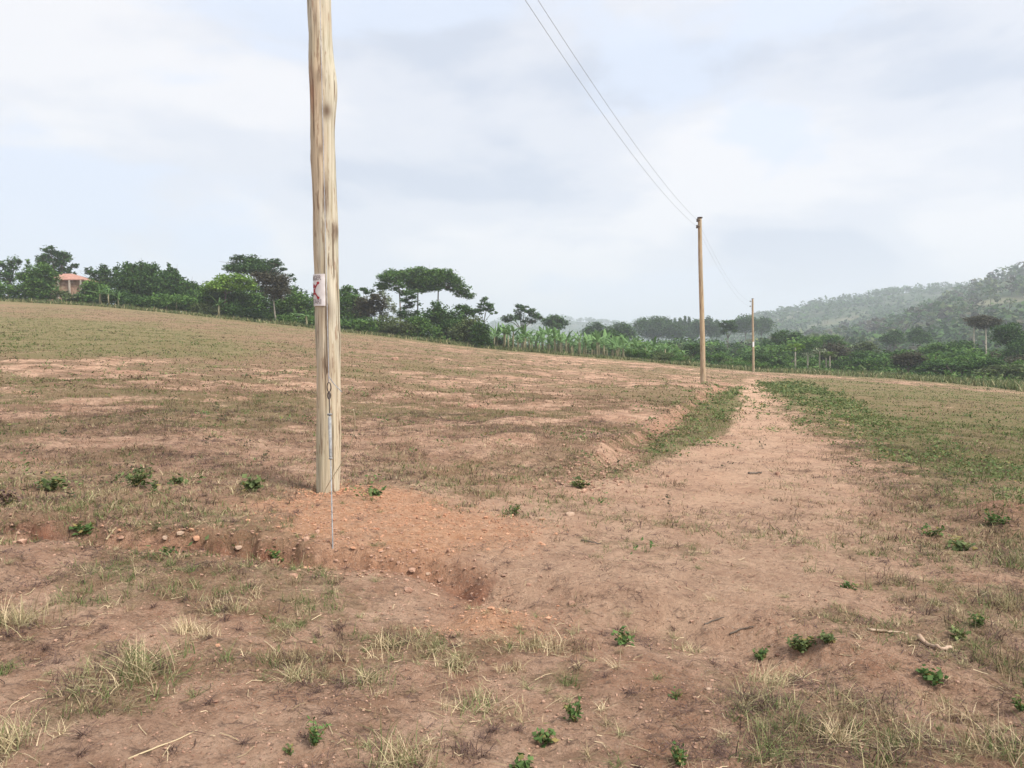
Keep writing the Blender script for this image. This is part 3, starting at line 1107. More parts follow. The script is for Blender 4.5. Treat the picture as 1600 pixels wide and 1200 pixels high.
tree('tree', 'reddish-brown bushy tree right of the near pole', 'tree', 574, 104, [(568, 474, 12, 7), (582, 478, 12, 8), (572, 486, 16, 8), (590, 468, 8, 7)], 'brownleaf', 1.1)
tree('pale_tree', 'pale grey sparse-leaved tree left of the three pines', 'tree', 603, 106, [(600, 464, 7, 8), (606, 474, 7, 9), (598, 484, 8, 8), (612, 480, 5, 8), (604, 493, 8, 6)], 'paleleaf', 0.6, 0.1, bark='palebark', thin=0.6)
tree('pine_tree', 'leftmost of three tall pines with a shared umbrella crown', 'tree', 628, 116, [(614, 426, 11, 5), (604, 434, 10, 6), (594, 446, 8, 5), (617, 438, 9, 5), (623, 449, 7, 4), (603, 448, 8, 4), (631, 456, 8, 4)], 'mid', 1.3, 0.17, stems=[(629, (624, 452), .15)], leaf=3.2)
tree('pine_tree', 'middle pine of the tall trio, bare trunk below its crown', 'tree', 653, 118, [(640, 427, 10, 6), (655, 424, 13, 5), (670, 426, 9, 5), (644, 438, 12, 7), (662, 438, 14, 7), (650, 449, 12, 6), (668, 449, 10, 5), (655, 456, 7, 3), (632, 433, 9, 6), (677, 436, 9, 7), (676, 446, 7, 4)], 'mid', 1.35, 0.17, stems=[(653, (653, 456), .15)], leaf=3.2)
tree('pine_tree', 'rightmost pine of the tall trio with a drooping right limb', 'tree', 684, 117, [(685, 424, 10, 5), (697, 429, 10, 6), (688, 437, 12, 7), (706, 437, 9, 7), (714, 444, 8, 7), (702, 448, 8, 5), (725, 453, 8, 5), (733, 460, 7, 4), (719, 460, 7, 3), (685, 450, 7, 3)], 'mid', 1.35, 0.17, stems=[(684, (685, 448), .15)], leaf=3.2)
tree('tiered_tree', 'dark tiered tree under the three pines', 'tree', 640, 112, [(640, 463, 7, 4), (633, 470, 6, 4), (648, 474, 8, 3), (636, 480, 9, 3), (628, 490, 8, 4), (645, 488, 9, 4), (634, 497, 12, 5)], 'dark', 1.1, .1, flat=0.8)
tree('tree', 'big dense dark-green tree below the right pine', 'tree', 694, 104, [(684, 480, 6, 8), (676, 492, 12, 8), (694, 492, 14, 9), (712, 500, 14, 10), (684, 506, 18, 10), (705, 512, 18, 10), (722, 482, 9, 6), (732, 486, 9, 4)], 'dark', 1.2)
tree('tree', 'small flat-crowned tree against the sky right of the pines', 'tree', 757, 116, [(758, 469, 6, 4), (749, 477, 6, 3), (765, 478, 7, 4), (747, 487, 6, 3.5), (770, 488, 4, 3), (758, 483, 7, 4), (740, 490, 5, 3)], 'dark', 1.0, .1, thin=0.85)
tree('tree', 'broken-crowned tree rising above the banana plants', 'tree', 814, 150, [(809, 481, 8, 4), (820, 482, 5, 4), (829, 486, 7, 4), (797, 496, 9, 4), (790, 500, 5, 3), (812, 494, 6, 5), (825, 502, 8, 4), (836, 493, 7, 4), (845, 497, 4, 3)], 'dark', 1.1, .22, flat=0.7)
tree('round_tree', 'round dense tree right of the broken-crowned tree', 'tree', 868, 190, [(860, 501, 8, 5), (870, 498, 10, 5), (879, 504, 7, 5), (868, 508, 12, 6)], 'dark', 1.3, .3)
shrub('dark upright bush on the field edge beside the first banana plants', 752, 96, [(752, 515, 9, 9), (750, 527, 11, 11), (755, 535, 10, 8)], 'dark', dens=1.4)
for lb, px, cl, mt in (
        ('bushes under the bushy tree at the left end', 30, [(12, 452, 14, 8), (38, 456, 16, 8), (60, 460, 18, 7)], 'mid'),
        ('bush in front of the house wall on the left', 112, [(98, 462, 9, 5), (118, 466, 10, 5), (134, 455, 9, 11)], 'olive'),
        ('bush between the house and the tall banana plants', 146, [(146, 452, 12, 10), (152, 466, 14, 7), (170, 464, 12, 8)], 'mid'),
        ('low dark bushes under the spiky conifer', 205, [(190, 466, 12, 9), (208, 470, 14, 7), (232, 472, 14, 8)], 'dark'),
        ('shady bush below the spired conifer', 262, [(255, 470, 14, 8), (282, 474, 14, 8), (300, 474, 12, 9)], 'mid'),
        ('thin scrub at the foot of the yellow-green tree', 322, [(318, 482, 12, 7), (340, 488, 12, 6)], 'olive'),
        ('dark scrub below the umbrella-crowned tree', 380, [(372, 490, 14, 8), (392, 494, 12, 7), (365, 482, 10, 8)], 'dark'),
        ('scrub left of the near pole at the field edge', 460, [(448, 500, 14, 6), (470, 503, 14, 6), (488, 505, 12, 7)], 'mid'),
        ('scrub right of the near pole at the field edge', 545, [(540, 508, 12, 7), (560, 508, 12, 8), (580, 510, 12, 8)], 'mid'),
        ('grassy bush below the pale sparse tree', 612, [(598, 508, 12, 9), (618, 510, 14, 9), (640, 512, 12, 9)], 'olive'),
        ('bush below the middle pine trunk', 660, [(652, 505, 12, 9), (668, 516, 14, 9), (648, 520, 10, 7)], 'mid'),
        ('shadowy bush between the big dark tree and the upright bush', 725, [(715, 520, 12, 9), (732, 518, 12, 12), (738, 505, 10, 8), (726, 528, 12, 6)], 'olive')):
    Yb = float(np.interp((px - 800) / FPX, _bu, _bD)) + 3
    shrub(lb, px, Yb, cl, mt)

for lb, px, h, k, dy in (
        ('banana plant with split leaves at the far left end', 8, 34, 0, 5), ('banana plant beside the dense bushy tree', 30, 30, 2, 4),
        ('banana plant in front of the brick house wall', 92, 38, 2, 3), ('banana plant at the right corner of the house', 128, 36, 3, 3),
        ('tall banana plant with one upright new leaf', 159, 42, 3, 1), ('banana plant between two taller ones right of the house', 172, 36, 0, 1),
        ('banana plant with short ragged leaves left of the spiky conifer', 187, 30, 1, 1), ('small banana plant at the foot of the conifers', 262, 24, 1, 2),
        ('bright spreading banana plant below the spired conifer', 277, 36, 4, 2), ('small banana plant right of the bright spreading one', 289, 24, 3, 3),
        ('pale slender banana plant below the yellow-green tree', 343, 38, 1, 1), ('banana plant with an upright leaf left of the near pole', 480, 38, 3, 1),
        ('banana plant beside the leafy tree left of the near pole', 462, 34, 0, 3), ('banana plant right of the big dark-green tree', 743, 42, 2, 2),
        ('banana plant below the tiered tree', 640, 34, 0, 3)):
    Yb = float(np.interp((px - 800) / FPX, _bu, _bD)) + dy
    banana(lb, px, Yb, h, None, k)

# banana plantation between the upright bush and the far poles
BG = 'banana plants of the plantation beyond the brown field'
nb = 0
for row, (dy, npl) in enumerate(((2, 30), (6, 30), (12, 26), (20, 24))):
    for k in range(npl):
        px = 770 + (k + rng.uniform(0.1, 0.9)) * (300 if row < 3 else 260) / npl
        if row == 0 and px > 985:
            continue
        Yb = float(np.interp((px - 800) / FPX, _bu, _bD)) + dy + rng.uniform(-1.5, 1.5)
        wh = ('by the upright bush', 'below the broken-crowned tree', 'below the round dense tree', 'at its far end by the lime bush')[0 if px < 790 else 1 if px < 850 else 2 if px < 920 else 3]
        rw = ('front row', 'second row', 'third row', 'back row')[row]
        banana('banana plant in %s of the plantation %s' % (rw, wh), px, Yb, rng.uniform(20, 36) * 1.3 * (1 - 0.25 * sstep(880, 1080, px)) * (1 + 0.14 * row), 'plantation bananas, %s, %s' % (rw, wh))
        nb += 1

# ------------------------------------------------------------------ middle and right thickets
for lb, px, Y, cl, mt, lf in (
        ('olive tree left of the big round dome tree', 970, 230, [(958, 517, 9, 6), (970, 512, 10, 6), (980, 519, 10, 7), (968, 524, 16, 6)], 'dark', 2.8),
        ('low tree behind the banana plants under the blue hill', 928, 230, [(918, 518, 8, 6), (930, 512, 10, 6), (940, 519, 9, 7), (930, 524, 16, 6)], 'dark', 2.8),
        ('very big round dome-crowned tree on the skyline', 1020, 330, [(1004, 507, 10, 7), (1014, 502, 11, 5), (1028, 501, 12, 5), (1038, 508, 9, 7), (1020, 511, 22, 8), (1018, 520, 22, 7), (1040, 518, 8, 6)], 'dark', 2.6),
        ('bushy tree between the dome tree and the spiky row', 1056, 320, [(1050, 512, 8, 5), (1060, 516, 10, 6), (1056, 522, 12, 6)], 'dark', 2.6),
        ('round tree behind the second pole', 1100, 330, [(1092, 506, 8, 6), (1106, 502, 5, 5), (1112, 507, 9, 5), (1102, 514, 14, 7)], 'dark', 2.6),
        ('nearer dark tree in front of the skyline between the poles', 1137, 190, [(1131, 508, 5, 4), (1138, 504, 7, 3), (1145, 510, 5, 4), (1130, 516, 4, 5), (1146, 516, 4, 3), (1137, 511, 6, 3)], 'dark', 2.8),
        ('large dome tree on the skyline left of the third pole', 1165, 330, [(1156, 504, 8, 6), (1166, 499, 10, 5), (1176, 505, 8, 7), (1163, 511, 15, 7)], 'dark', 2.6),
        ('round tree on the skyline right of the third pole', 1190, 340, [(1184, 505, 7, 5), (1194, 503, 8, 5), (1190, 512, 14, 7)], 'dark', 2.6),
        ('dark dome bush above the banana plants', 952, 150, [(942, 527, 9, 5), (955, 522, 12, 5), (966, 529, 9, 5)], 'dark', 3),
        ('bright lime bush at the end of the banana plantation', 998, 108, [(988, 542, 9, 4), (998, 538, 10, 4), (1008, 541, 7, 5), (998, 547, 14, 5)], 'lime', 3),
        ('round dark bush left of the second pole', 1082, 118, [(1074, 546, 7, 5), (1084, 543, 8, 5), (1088, 550, 9, 5)], 'dark', 3),
        ('big dark tree right of the third pole', 1228, 150, [(1218, 527, 9, 5), (1230, 522, 13, 5), (1242, 528, 9, 6), (1228, 534, 18, 7), (1212, 540, 12, 8), (1238, 545, 16, 8)], 'dark', 3),
        ('green tree behind the single tall papaya', 1265, 130, [(1256, 540, 10, 7), (1270, 536, 12, 6), (1262, 550, 16, 8), (1250, 560, 12, 8)], 'mid', 3),
        ('reddish tree behind the papaya group', 1308, 120, [(1300, 548, 14, 8), (1312, 556, 14, 8), (1290, 558, 12, 8), (1305, 566, 16, 7)], 'brownleaf', 3),
        ('broad green tree above the papaya group', 1292, 150, [(1282, 532, 12, 5), (1296, 530, 12, 5), (1308, 538, 12, 6), (1285, 543, 14, 6)], 'mid', 3),
        ('drooping grey-green tree right of the papayas', 1350, 130, [(1343, 545, 8, 6), (1355, 541, 9, 5), (1362, 550, 8, 7), (1346, 556, 8, 8), (1358, 564, 10, 8)], 'olive', 3),
        ('low dark bush right of the papayas', 1334, 104, [(1326, 572, 8, 5), (1338, 568, 9, 6), (1345, 575, 10, 5)], 'dark', 3.2),
        ('brownish round bush beside the low dark bush', 1366, 102, [(1358, 575, 8, 6), (1370, 570, 9, 6), (1374, 578, 8, 4)], 'brownleaf', 3.2),
        ('reddish-brown tree on a short dark trunk', 1420, 96, [(1408, 560, 9, 5), (1420, 556, 11, 5), (1432, 561, 10, 5), (1420, 566, 16, 5)], 'brownleaf', 3.2),
        ('small olive bush at the edge of the tall green grass', 1398, 84, [(1393, 586, 6, 4), (1402, 584, 6, 4), (1398, 589, 8, 4)], 'olive', 3.4),
        ('pointed dark tree on the slope above the thicket', 1438, 190, [(1430, 522, 7, 5), (1437, 516, 5, 5), (1445, 524, 9, 5), (1436, 530, 14, 5)], 'dark', 2.8),
        ('dark tree clump left of the pointed dark tree', 1398, 190, [(1390, 527, 9, 4), (1402, 523, 9, 5), (1396, 532, 13, 5)], 'dark', 2.8),
        ('half-bare flat-topped brown tree with pale trunks', 1530, 120, [(1522, 500, 10, 4), (1538, 498, 12, 4), (1552, 503, 9, 5), (1530, 505, 14, 4), (1545, 509, 12, 4)], 'brownleaf', 3.0),
        ('tall dark tree right of the flat-topped brown tree', 1576, 110, [(1566, 515, 10, 6), (1580, 512, 11, 6), (1572, 526, 16, 9), (1590, 530, 14, 10)], 'dark', 3.2),
        ('dense dark tree cut by the right edge of the photo', 1600, 104, [(1590, 548, 14, 10), (1608, 540, 12, 12), (1600, 562, 16, 10), (1575, 560, 14, 10)], 'dark', 3.2),
        ('dark-crowned tree in the middle of the right thicket', 1500, 112, [(1490, 545, 12, 5), (1505, 540, 14, 6), (1518, 548, 12, 6), (1500, 553, 16, 6)], 'dark', 3.2),
        ('green rounded tree left of the middle of the right thicket', 1462, 112, [(1452, 548, 10, 6), (1466, 544, 12, 6), (1475, 553, 12, 7), (1458, 558, 14, 6)], 'mid', 3.2),
        ('dark low bush at the foot of the right thicket', 1462, 88, [(1448, 574, 10, 5), (1462, 570, 12, 6), (1475, 575, 10, 5)], 'dark', 3.4),
        ('leafy green bush at the foot of the right thicket', 1502, 88, [(1490, 570, 10, 6), (1504, 565, 12, 6), (1516, 572, 10, 6)], 'mid', 3.4),
        ('dark dense bush near the right end of the thicket', 1548, 84, [(1536, 572, 12, 6), (1550, 566, 12, 7), (1562, 573, 12, 6)], 'dark', 3.4),
        ('green bush below the dense tree at the right edge', 1592, 78, [(1582, 578, 10, 6), (1596, 573, 12, 7), (1606, 582, 10, 6)], 'mid', 3.4)):
    nm = 'bush' if 'bush' in lb.split(' at ')[0].split(' beside ')[0].split(' near ')[0].split(' below ')[0].split(' above ')[0] else 'tree'
    st = None
    bk = 'bark'
    if 'flat-topped' in lb and 'half-bare' in lb:
        st = [(1521, (1522, 507), .16), (1541, (1540, 508), .16)]
        bk = 'palebark'
    tree(nm, lb, nm, px, Y, cl, mt, 1.25, 0.16 if Y < 200 else 0.3, bk, lf, 0.5, stems=st, part_names=('trunk', 'crown') if nm == 'tree' else ('stem', 'foliage'))

# papayas
def papaya(label, px, Y, top_py, mat, sc=1.0, py0=578):
    base_x = at(px, 555, Y)[0]
    b = np.array([base_x, Y, float(H(base_x, Y))])
    t = at(px + rng.uniform(-1, 1), top_py, Y)
    root = empty('papaya_tree', b, label, 'papaya tree', 'papaya trees at the foot of the far thicket')
    g = Geo()
    add_tube(g, [b - [0, 0, .1], (b + t) / 2, t], [0.13, 0.11, 0.08], 8)
    g.build('trunk', M['palebark'], root, b, smooth=True)
    g = Geo()
    n = 130
    for k in range(16):
        az = k * 2.4
        el = rng.uniform(-0.5, 0.9)
        L_ = rng.uniform(0.6, 0.95) * sc
        e = t + np.array([math.cos(az) * math.cos(el), math.sin(az) * math.cos(el), math.sin(el) * 0.6]) * L_
        add_tube(g, [t, (t + e) / 2 + [0, 0, .12], e], [0.02, 0.015, 0.01], 4)
        P = e + np.clip(rng.normal(size=(9, 3)), -1.5, 1.5) * [0.2, 0.2, 0.1]
        V, F = leaf_cards(P, 0.42 * sc, 0.2 * sc, flat=0.7)
        g.add(V, F)
    g.build('crown', M[mat], root, b)


papaya('tallest papaya with a bright yellow-green crown', 1243, 100, 543, 'lime', 1.25)
papaya('shortest papaya with a small pale crown', 1262, 100, 555, 'paleleaf', 0.75)
papaya('papaya with a pale drooping crown left of a close pair', 1281, 98, 549, 'paleleaf', 0.95)
papaya('left papaya of the close pair', 1291, 98, 554, 'lime', 0.9)
papaya('right papaya of the close pair', 1297, 97, 555, 'olive', 0.95)

# anonymous bushes and trees filling the plain behind: one kind each, copied
protos = []
for k, mt in enumerate(('dark', 'mid', 'olive', 'brownleaf', 'dark', 'mid')):
    g = Geo()
    for _ in range(7 + k):
        c = np.array([rng.uniform(-1.6, 1.6), rng.uniform(-1.6, 1.6), rng.uniform(1.0, 2.9)])
        n = 230
        P = clump_points(c, np.array([1.1, 1.1, 0.8]), n)
        P[:, 2] = np.maximum(P[:, 2], 0.05)
        Ls = 0.34 * rng.uniform(.6, 1.3, n)
        V, F = leaf_cards(P, Ls, Ls * .55, flat=.4)
        g.add(V, F)
    st = Geo()
    for a in range(4):
        e = np.array([math.cos(a * 1.7) * 1.1, math.sin(a * 1.7) * 1.1, 2.4])
        add_tube(st, [[0, 0, -.1], e * .5 + [0, 0, .2], e], [.12, .08, .03], 6)
    protos.append((g, st, mt))
_pr = {}
TG = 'bushes massed in the thicket beyond the field'


def massed(px, Y, s, k, where):
    x = at(px, 555, Y)[0]
    loc = (x, Y, float(H(x, Y)) - 0.1)
    look = ('dark green', 'mid-green', 'olive', 'brownish', 'dark green', 'mid-green')[k]
    lb = look + ' bush massed ' + where
    gr = look + ' bushes ' + where
    if k not in _pr:
        g, st, mt = protos[k]
        root = empty('thicket_bush', loc, lb, 'bush', gr)
        g.build('foliage', M[mt], root)
        st.build('stem', M['bark'], root)
        _pr[k] = root
    else:
        root = copy_tree(_pr[k])
        root.location = loc
        root['label'] = lb
        root['group'] = gr
    root.scale = (s * rng.uniform(.9, 1.3), s * rng.uniform(.9, 1.3), s * rng.uniform(.75, 1.1))
    root.rotation_euler = (0, 0, rng.uniform(0, 6.28))


for k in range(64):      # behind the banana plantation and between the poles
    px = 985 + 235 * rng.random()
    Yb = float(np.interp((px - 800) / FPX, _bu, _bD)) + 2 + 40 * rng.random() ** 1.2
    massed(px, Yb, rng.uniform(0.5, 0.85), int(rng.choice([1, 1, 2, 4, 5])), 'left of the middle pole' if px < 1095 else 'between the two distant poles' if px < 1172 else 'right of the farthest pole')
for k in range(85):
    px = 780 + 440 * rng.random()
    Yb = rng.uniform(140, 330)
    massed(px, Yb, rng.uniform(1.3, 2.1) * (0.7 + Yb / 260), int(rng.choice([0, 4, 1, 2])), 'on the low plain ' + ('under the blue hill' if px < 930 else 'below the dome tree' if px < 1060 else 'behind the middle pole' if px < 1140 else 'behind the farthest pole'))
for k in range(120):
    px = 1195 + 470 * rng.random()
    Yb = float(np.interp((px - 800) / FPX, _bu, _bD)) + 16 + 150 * rng.random() ** 1.3
    massed(px, Yb, rng.uniform(0.7, 1.25) * (1 + (Yb - 90) / 230), int(rng.choice([0, 1, 2, 3, 4, 5, 1, 5])), ('behind the papaya group' if px < 1310 else 'right of the papayas in the thicket' if px < 1400 else 'in the middle of the right thicket' if px < 1500 else 'near the right end of the thicket') + (', towards the front' if Yb < 130 else ', towards the back'))

for k in range(74):
    px = -20 + 790 * (k + rng.random()) / 74
    if 88 < px < 128 and k % 2:
        continue
    Yb = float(np.interp((px - 800) / FPX, _bu, _bD)) + 5 + 7 * rng.random()
    wh = 'under the trees by the house' if px < 190 else 'under the trees left of the near pole' if px < 510 else 'under the pines right of the near pole'
    massed(px, Yb, rng.uniform(.55, .95), int(rng.choice([0, 1, 2, 4, 4, 5, 0])), wh)

# spiky row of distant conifers on the skyline
for k, px in enumerate((1046, 1055, 1063, 1070, 1076, 1082, 1088, 1112, 1120)):
    top = 502 + rng.uniform(-4, 5)
    tree('conifer', 'narrow conifer in the spiky skyline row behind the second pole', 'tree', px, 380,
         [(px, top + 2, 1.8, 4), (px, top + 9, 3.6, 5), (px, top + 17, 5.5, 6)], 'dark', 2.2, .25, leaf=2.2, flat=0.1, group='distant conifers in a spiky row')

# ------------------------------------------------------------------ far wooded hillsides, scrub, tall grass (uncountable)
def forest(name, label, VV, n, hmin, hmax, mat_list, seed, gaps=0.42, leaf=0.9, smin=0.0, per=34):
    r = np.random.default_rng(seed)
    nR, nU, _ = VV.shape
    g = Geo()
    cnt = 0
    while cnt < n:
        i = r.uniform(smin, 0.66) * (nR - 1)
        j = r.uniform(0, 1) * (nU - 2)
        i0, j0 = int(i), int(j)
        p = VV[i0, j0] * (1 - (i - i0)) + VV[min(i0 + 1, nR - 1), j0] * (i - i0)
        p = p + (VV[i0, j0 + 1] - VV[i0, j0]) * (j - j0)
        if fbm(np.array([p[0] / 55]), np.array([p[1] / 55]), 3, seed)[0] < gaps and r.random() < 0.8:
            cnt += 0.3
            continue
        h = r.uniform(hmin, hmax)
        w = h * r.uniform(0.35, 0.6)
        m = per
        d = unit(r.normal(size=(m, 3)))
        P = p + np.array([0, 0, h * 0.62]) + d * r.uniform(.55, 1, (m, 1)) * [w, w, h * 0.38]
        Ls = leaf * h / 8 * r.uniform(.9, 1.9, m) * 1.7
        V, F = leaf_cards(P, Ls, Ls * 0.7, flat=0.4)
        g.add(V, F, int(r.integers(0, len(mat_list))))
        g.add(*tube([p, p + [0, 0, h * .6]], [h * .025, h * .015], 4, False)[:2], m=len(mat_list))
        cnt += 1
    o = g.build(name, [M[m] for m in mat_list] + [M['bark']])
    tag(o, label=label, kind='stuff')
    return o


forest('forest', 'scattered trees covering the nearer hill', HA, 2600, 4, 12, ['dark', 'dark', 'olive', 'brownleaf'], 11, 0.44, 0.9)
forest('forest', 'hazy woods on the ridge behind', HB, 1700, 7, 13, ['dark', 'dark', 'dark'], 12, 0.40, 1.0, per=26)
forest('forest', 'blue woods on the farthest hill', HC, 900, 8, 14, ['dark', 'dark'], 13, 0.3, 1.0, 0.1, 20)


def plain_band():
    """low scrub on the plain between the field edge and the hills"""
    g = Geo()
    n = 5200
    px = rng.uniform(-60, 1700, n)
    u = (px - 800) / FPX
    D = np.interp(u, _bu, _bD)
    Y = D + 6 + 240 * rng.random(n) ** 1.7
    Y = np.where(px < 760, D + 2 + 14 * rng.random(n), Y)
    x = u * Y
    z = H(x, Y)
    h = rng.uniform(0.5, 1.5, n) * (1 + (Y - 90) / 250)
    m = 16
    C = np.stack([x, Y, z], -1)[:, None] + unit(rng.normal(size=(n, m, 3))) * (h[:, None, None] * [0.9, 0.9, 0.5]) + np.array([0, 0, 1]) * (h * 0.5)[:, None, None]
    C = C.reshape(-1, 3)
    C[:, 2] = np.maximum(C[:, 2], H(C[:, 0], C[:, 1]))
    Ls = np.repeat(0.42 * (1 + (Y - 90) / 170), m) * rng.uniform(.6, 1.3, n * m)
    V, F = leaf_cards(C, Ls, Ls * .5, flat=.3)
    mi = np.repeat(rng.integers(0, 3, n), m)
    g.V.append(V)
    g.Q.append(F)
    g.Qm.append(mi)
    g.n += len(V)
    o = g.build('undergrowth', [M['mid'], M['olive'], M['dark']])
    tag(o, label='low tangled scrub between the field edge and the trees', kind='stuff')


plain_band()


def tall_edge_grass():
    g = Geo()
    n = 42000
    px = rng.uniform(-60, 1700, n)
    u = (px - 800) / FPX
    D = np.interp(u, _bu, _bD)
    right = px > 1190
    w = np.where(right, 16.0, 6.0)
    Y = D - 1.5 + w * rng.random(n)
    x = u * Y
    z = H(x, Y)
    hh = np.where(right, rng.uniform(0.3, 0.95, n), rng.uniform(0.25, 0.8, n)) * (0.6 + 0.8 * fbm(x * .3, Y * .3, 3, 77))
    V, F = blades(np.stack([x, Y, z], -1), rng.uniform(0, 6.28, n), rng.uniform(.1, .9, n), hh, rng.uniform(.07, .16, n), 2)
    mi = np.tile(rng.choice([0, 0, 1, 2], n), 2)
    g.V.append(V)
    g.Q.append(F)
    g.Qm.append(mi)
    g.n += len(V)
    o = g.build('tall_grass', [M['grassgreen'], M['olive'], M['grassmix']])
    tag(o, label='tall green grass along the far edge of the field', kind='stuff')


tall_edge_grass()

# ------------------------------------------------------------------ red-roofed house at the far left, small far house on the hill
def house():
    Y = 117.0
    s = mpp(Y)
    x0, x1 = at(52, 555, Y)[0], at(137, 555, Y)[0]
    cx = (x0 + x1) / 2
    zb = float(H(cx, Y)) - 0.2
    ztop = at(96, 437, Y)[2]
    zr = at(96, 424, Y)[2]
    w, dp = (x1 - x0) - 0.9, 6.5
    root = empty('house', (cx, Y, zb), 'brick house with an orange-red hipped roof half hidden by trees', 'house')
    g = Geo()
    box(g, (0, dp / 2, (ztop - zb) / 2), (w, dp, ztop - zb))
    g.build('wall', M['brick'], root)
    g = Geo()
    W, Dp = w / 2 + .5, dp / 2 + .5
    e = ztop - zb
    rz = zr - zb
    v = [(-W, dp / 2 - Dp, e), (W, dp / 2 - Dp, e), (W, dp / 2 + Dp, e), (-W, dp / 2 + Dp, e), (-W * .25, dp / 2, rz), (W * .05, dp / 2, rz)]
    v += [(a, b, c - .12) for a, b, c in v[:4]]
    g.add(v, [[0, 1, 5, 4], [2, 3, 4, 5], [6, 9, 8, 7], [0, 6, 7, 1], [1, 7, 8, 2], [2, 8, 9, 3], [3, 9, 6, 0]])
    g.add(v, [[1, 2, 5], [3, 0, 4]])
    g.build('roof', M['roof'], root)
    for xx in (-.30, .12, .38):
        g = Geo()
        box(g, (xx * w, -0.03, 1.55), (1.0, .08, 1.1))
        f = g.build('window', M['plaster'], root)
        g = Geo()
        box(g, (xx * w, -0.09, 1.55), (.8, .05, .9))
        g.build('pane', M['pane'], f)
    g = Geo()
    box(g, (-0.09 * w, -0.04, 1.05), (.9, .08, 2.1))
    g.build('door', M['pane'], root)
    for xx in (-.48, -.18, .02, .25, .48):
        g = Geo()
        box(g, (xx * w, -0.42, e / 2 - .06), (.2, .2, e - .12))
        g.build('pillar', M['plaster'], root)


house()


def far_house():
    p = HA[24, 0]
    # first point on hill A whose pixel is near (1353, 495)
    flat = HA[:36].reshape(-1, 3)
    pxs = 800 + flat[:, 0] / flat[:, 1] * FPX
    pys = 555 - (flat[:, 2] - CAMZ) / flat[:, 1] * FPX
    k = np.argmin((pxs - 1353) ** 2 + (pys - 497) ** 2)
    p = flat[k]
    root = empty('cottage', p, 'tiny white-roofed cottage on the wooded hillside', 'cottage')
    g = Geo()
    box(g, (0, 0, 1.5), (4, 4, 3.6))
    g.build('wall', M['plaster'], root)
    g = Geo()
    K = lambda P: [(a * .75, b * .75, c * .75 - .1) for a, b, c in P]
    g.add(K([(-3, -3.2, 4.5), (3, -3.2, 4.5), (3, 3.2, 4.5), (-3, 3.2, 4.5), (-3, 0, 7), (3, 0, 7)]), [[0, 1, 5, 4], [2, 3, 4, 5], [0, 3, 2, 1]])
    g.add(K([(-3, -3.2, 4.5), (3, -3.2, 4.5), (3, 3.2, 4.5), (-3, 3.2, 4.5), (-3, 0, 7), (3, 0, 7)]), [[0, 4, 3], [1, 2, 5]])
    g.build('roof', M['white'], root)


far_house()

# ------------------------------------------------------------------ utility poles
def grid_tube(path, rad, seg, nseg_attr=True):
    return tube(path, rad, seg, True)


P1 = hit(513, 768)
P1Y = P1[1]
# fit the near pole's top so the two wires run where the photo shows them
P2Y = 38.2
P2B = np.array([at(1099, 555, P2Y)[0], P2Y, 0.0])
P2B[2] = float(H(P2B[0], P2B[1]))
P2T = at(1093.5, 341, P2Y)


def wire_pts(a, b, sag, n=60):
    t = np.linspace(0, 1, n)[:, None]
    p = np.asarray(a)[None] * (1 - t) + np.asarray(b)[None] * t
    p[:, 2] -= (4 * sag * t * (1 - t))[:, 0]
    return p


def proj(p):
    d = p - np.array([0, 0, CAMZ])
    f = d[..., 1] * CP - d[..., 2] * SP
    b = d[..., 1] * SP + d[..., 2] * CP
    return 800 + d[..., 0] / f * FPX, 600 - b / f * FPX


def fit_wire(endpx, targets):
    e = at(endpx[0], endpx[1], P2Y - 0.1)
    best = None
    for top in np.arange(6.5, 12.0, 0.1):
        for sag in np.arange(0.0, 1.8, 0.05):
            a = np.array([P1[0] - 0.25, P1Y, P1[2] + top])
            w = wire_pts(a, e, sag, 80)
            u, v = proj(w)
            o = np.argsort(v)
            err = sum((np.interp(ty, v[o], u[o]) - tx) ** 2 for tx, ty in targets)
            if best is None or err < best[0]:
                best = (err, top, sag, a, e)
    return best


WA = fit_wire((1089, 354), [(821, 0), (860, 57), (926, 155), (1011, 272)])
WB = fit_wire((1089.5, 344), [(841, 0), (891, 78), (942, 153), (1038, 288)])
print('wire fit', WA[:3], WB[:3], 'P1', P1)
P1H = max(WA[1], WB[1]) + 0.35

edges = [(-60, 479, 513), (0, 481, 516), (60, 483, 518), (110, 484, 519.5), (150, 485.5, 520.5), (200, 486.5, 522), (260, 488, 523.5), (310, 489, 525), (350, 490, 527), (400, 491, 528),
         (440, 492, 529.5), (520, 493.5, 531), (600, 494.5, 532), (700, 495, 532), (768, 495.5, 531.5)]
pth, rad = [], []
for (yy, l, r_) in reversed(edges):
    c = at((l + r_) / 2, yy, P1Y)
    pth.append(c)
    rad.append((r_ - l) / 2 * mpp(P1Y) * 1.0)
top_dir = (pth[-1] - pth[-4]) / (pth[-1] - pth[-4])[2]
zt = P1[2] + P1H
pth.insert(0, pth[0] + [0, 0, -0.5])
rad.insert(0, rad[0])
ptop = pth[-1] + top_dir * (zt - pth[-1][2])
pth.append(ptop)
rad.append(rad[-1] * 0.82)
pth = np.array(pth)
rad = np.array(rad)
zs = np.arange(pth[0, 2], pth[-1, 2], 0.03)
PC = np.stack([np.interp(zs, pth[:, 2], pth[:, 0]), np.interp(zs, pth[:, 2], pth[:, 1]), zs], -1)
PR = np.interp(zs, pth[:, 2], rad)


def pole_at(z):
    return np.array([np.interp(z, PC[:, 2], PC[:, 0]), np.interp(z, PC[:, 2], PC[:, 1]), z]), float(np.interp(z, PC[:, 2], PR))


def zpx(py):
    return at(510, py, P1Y)[2]


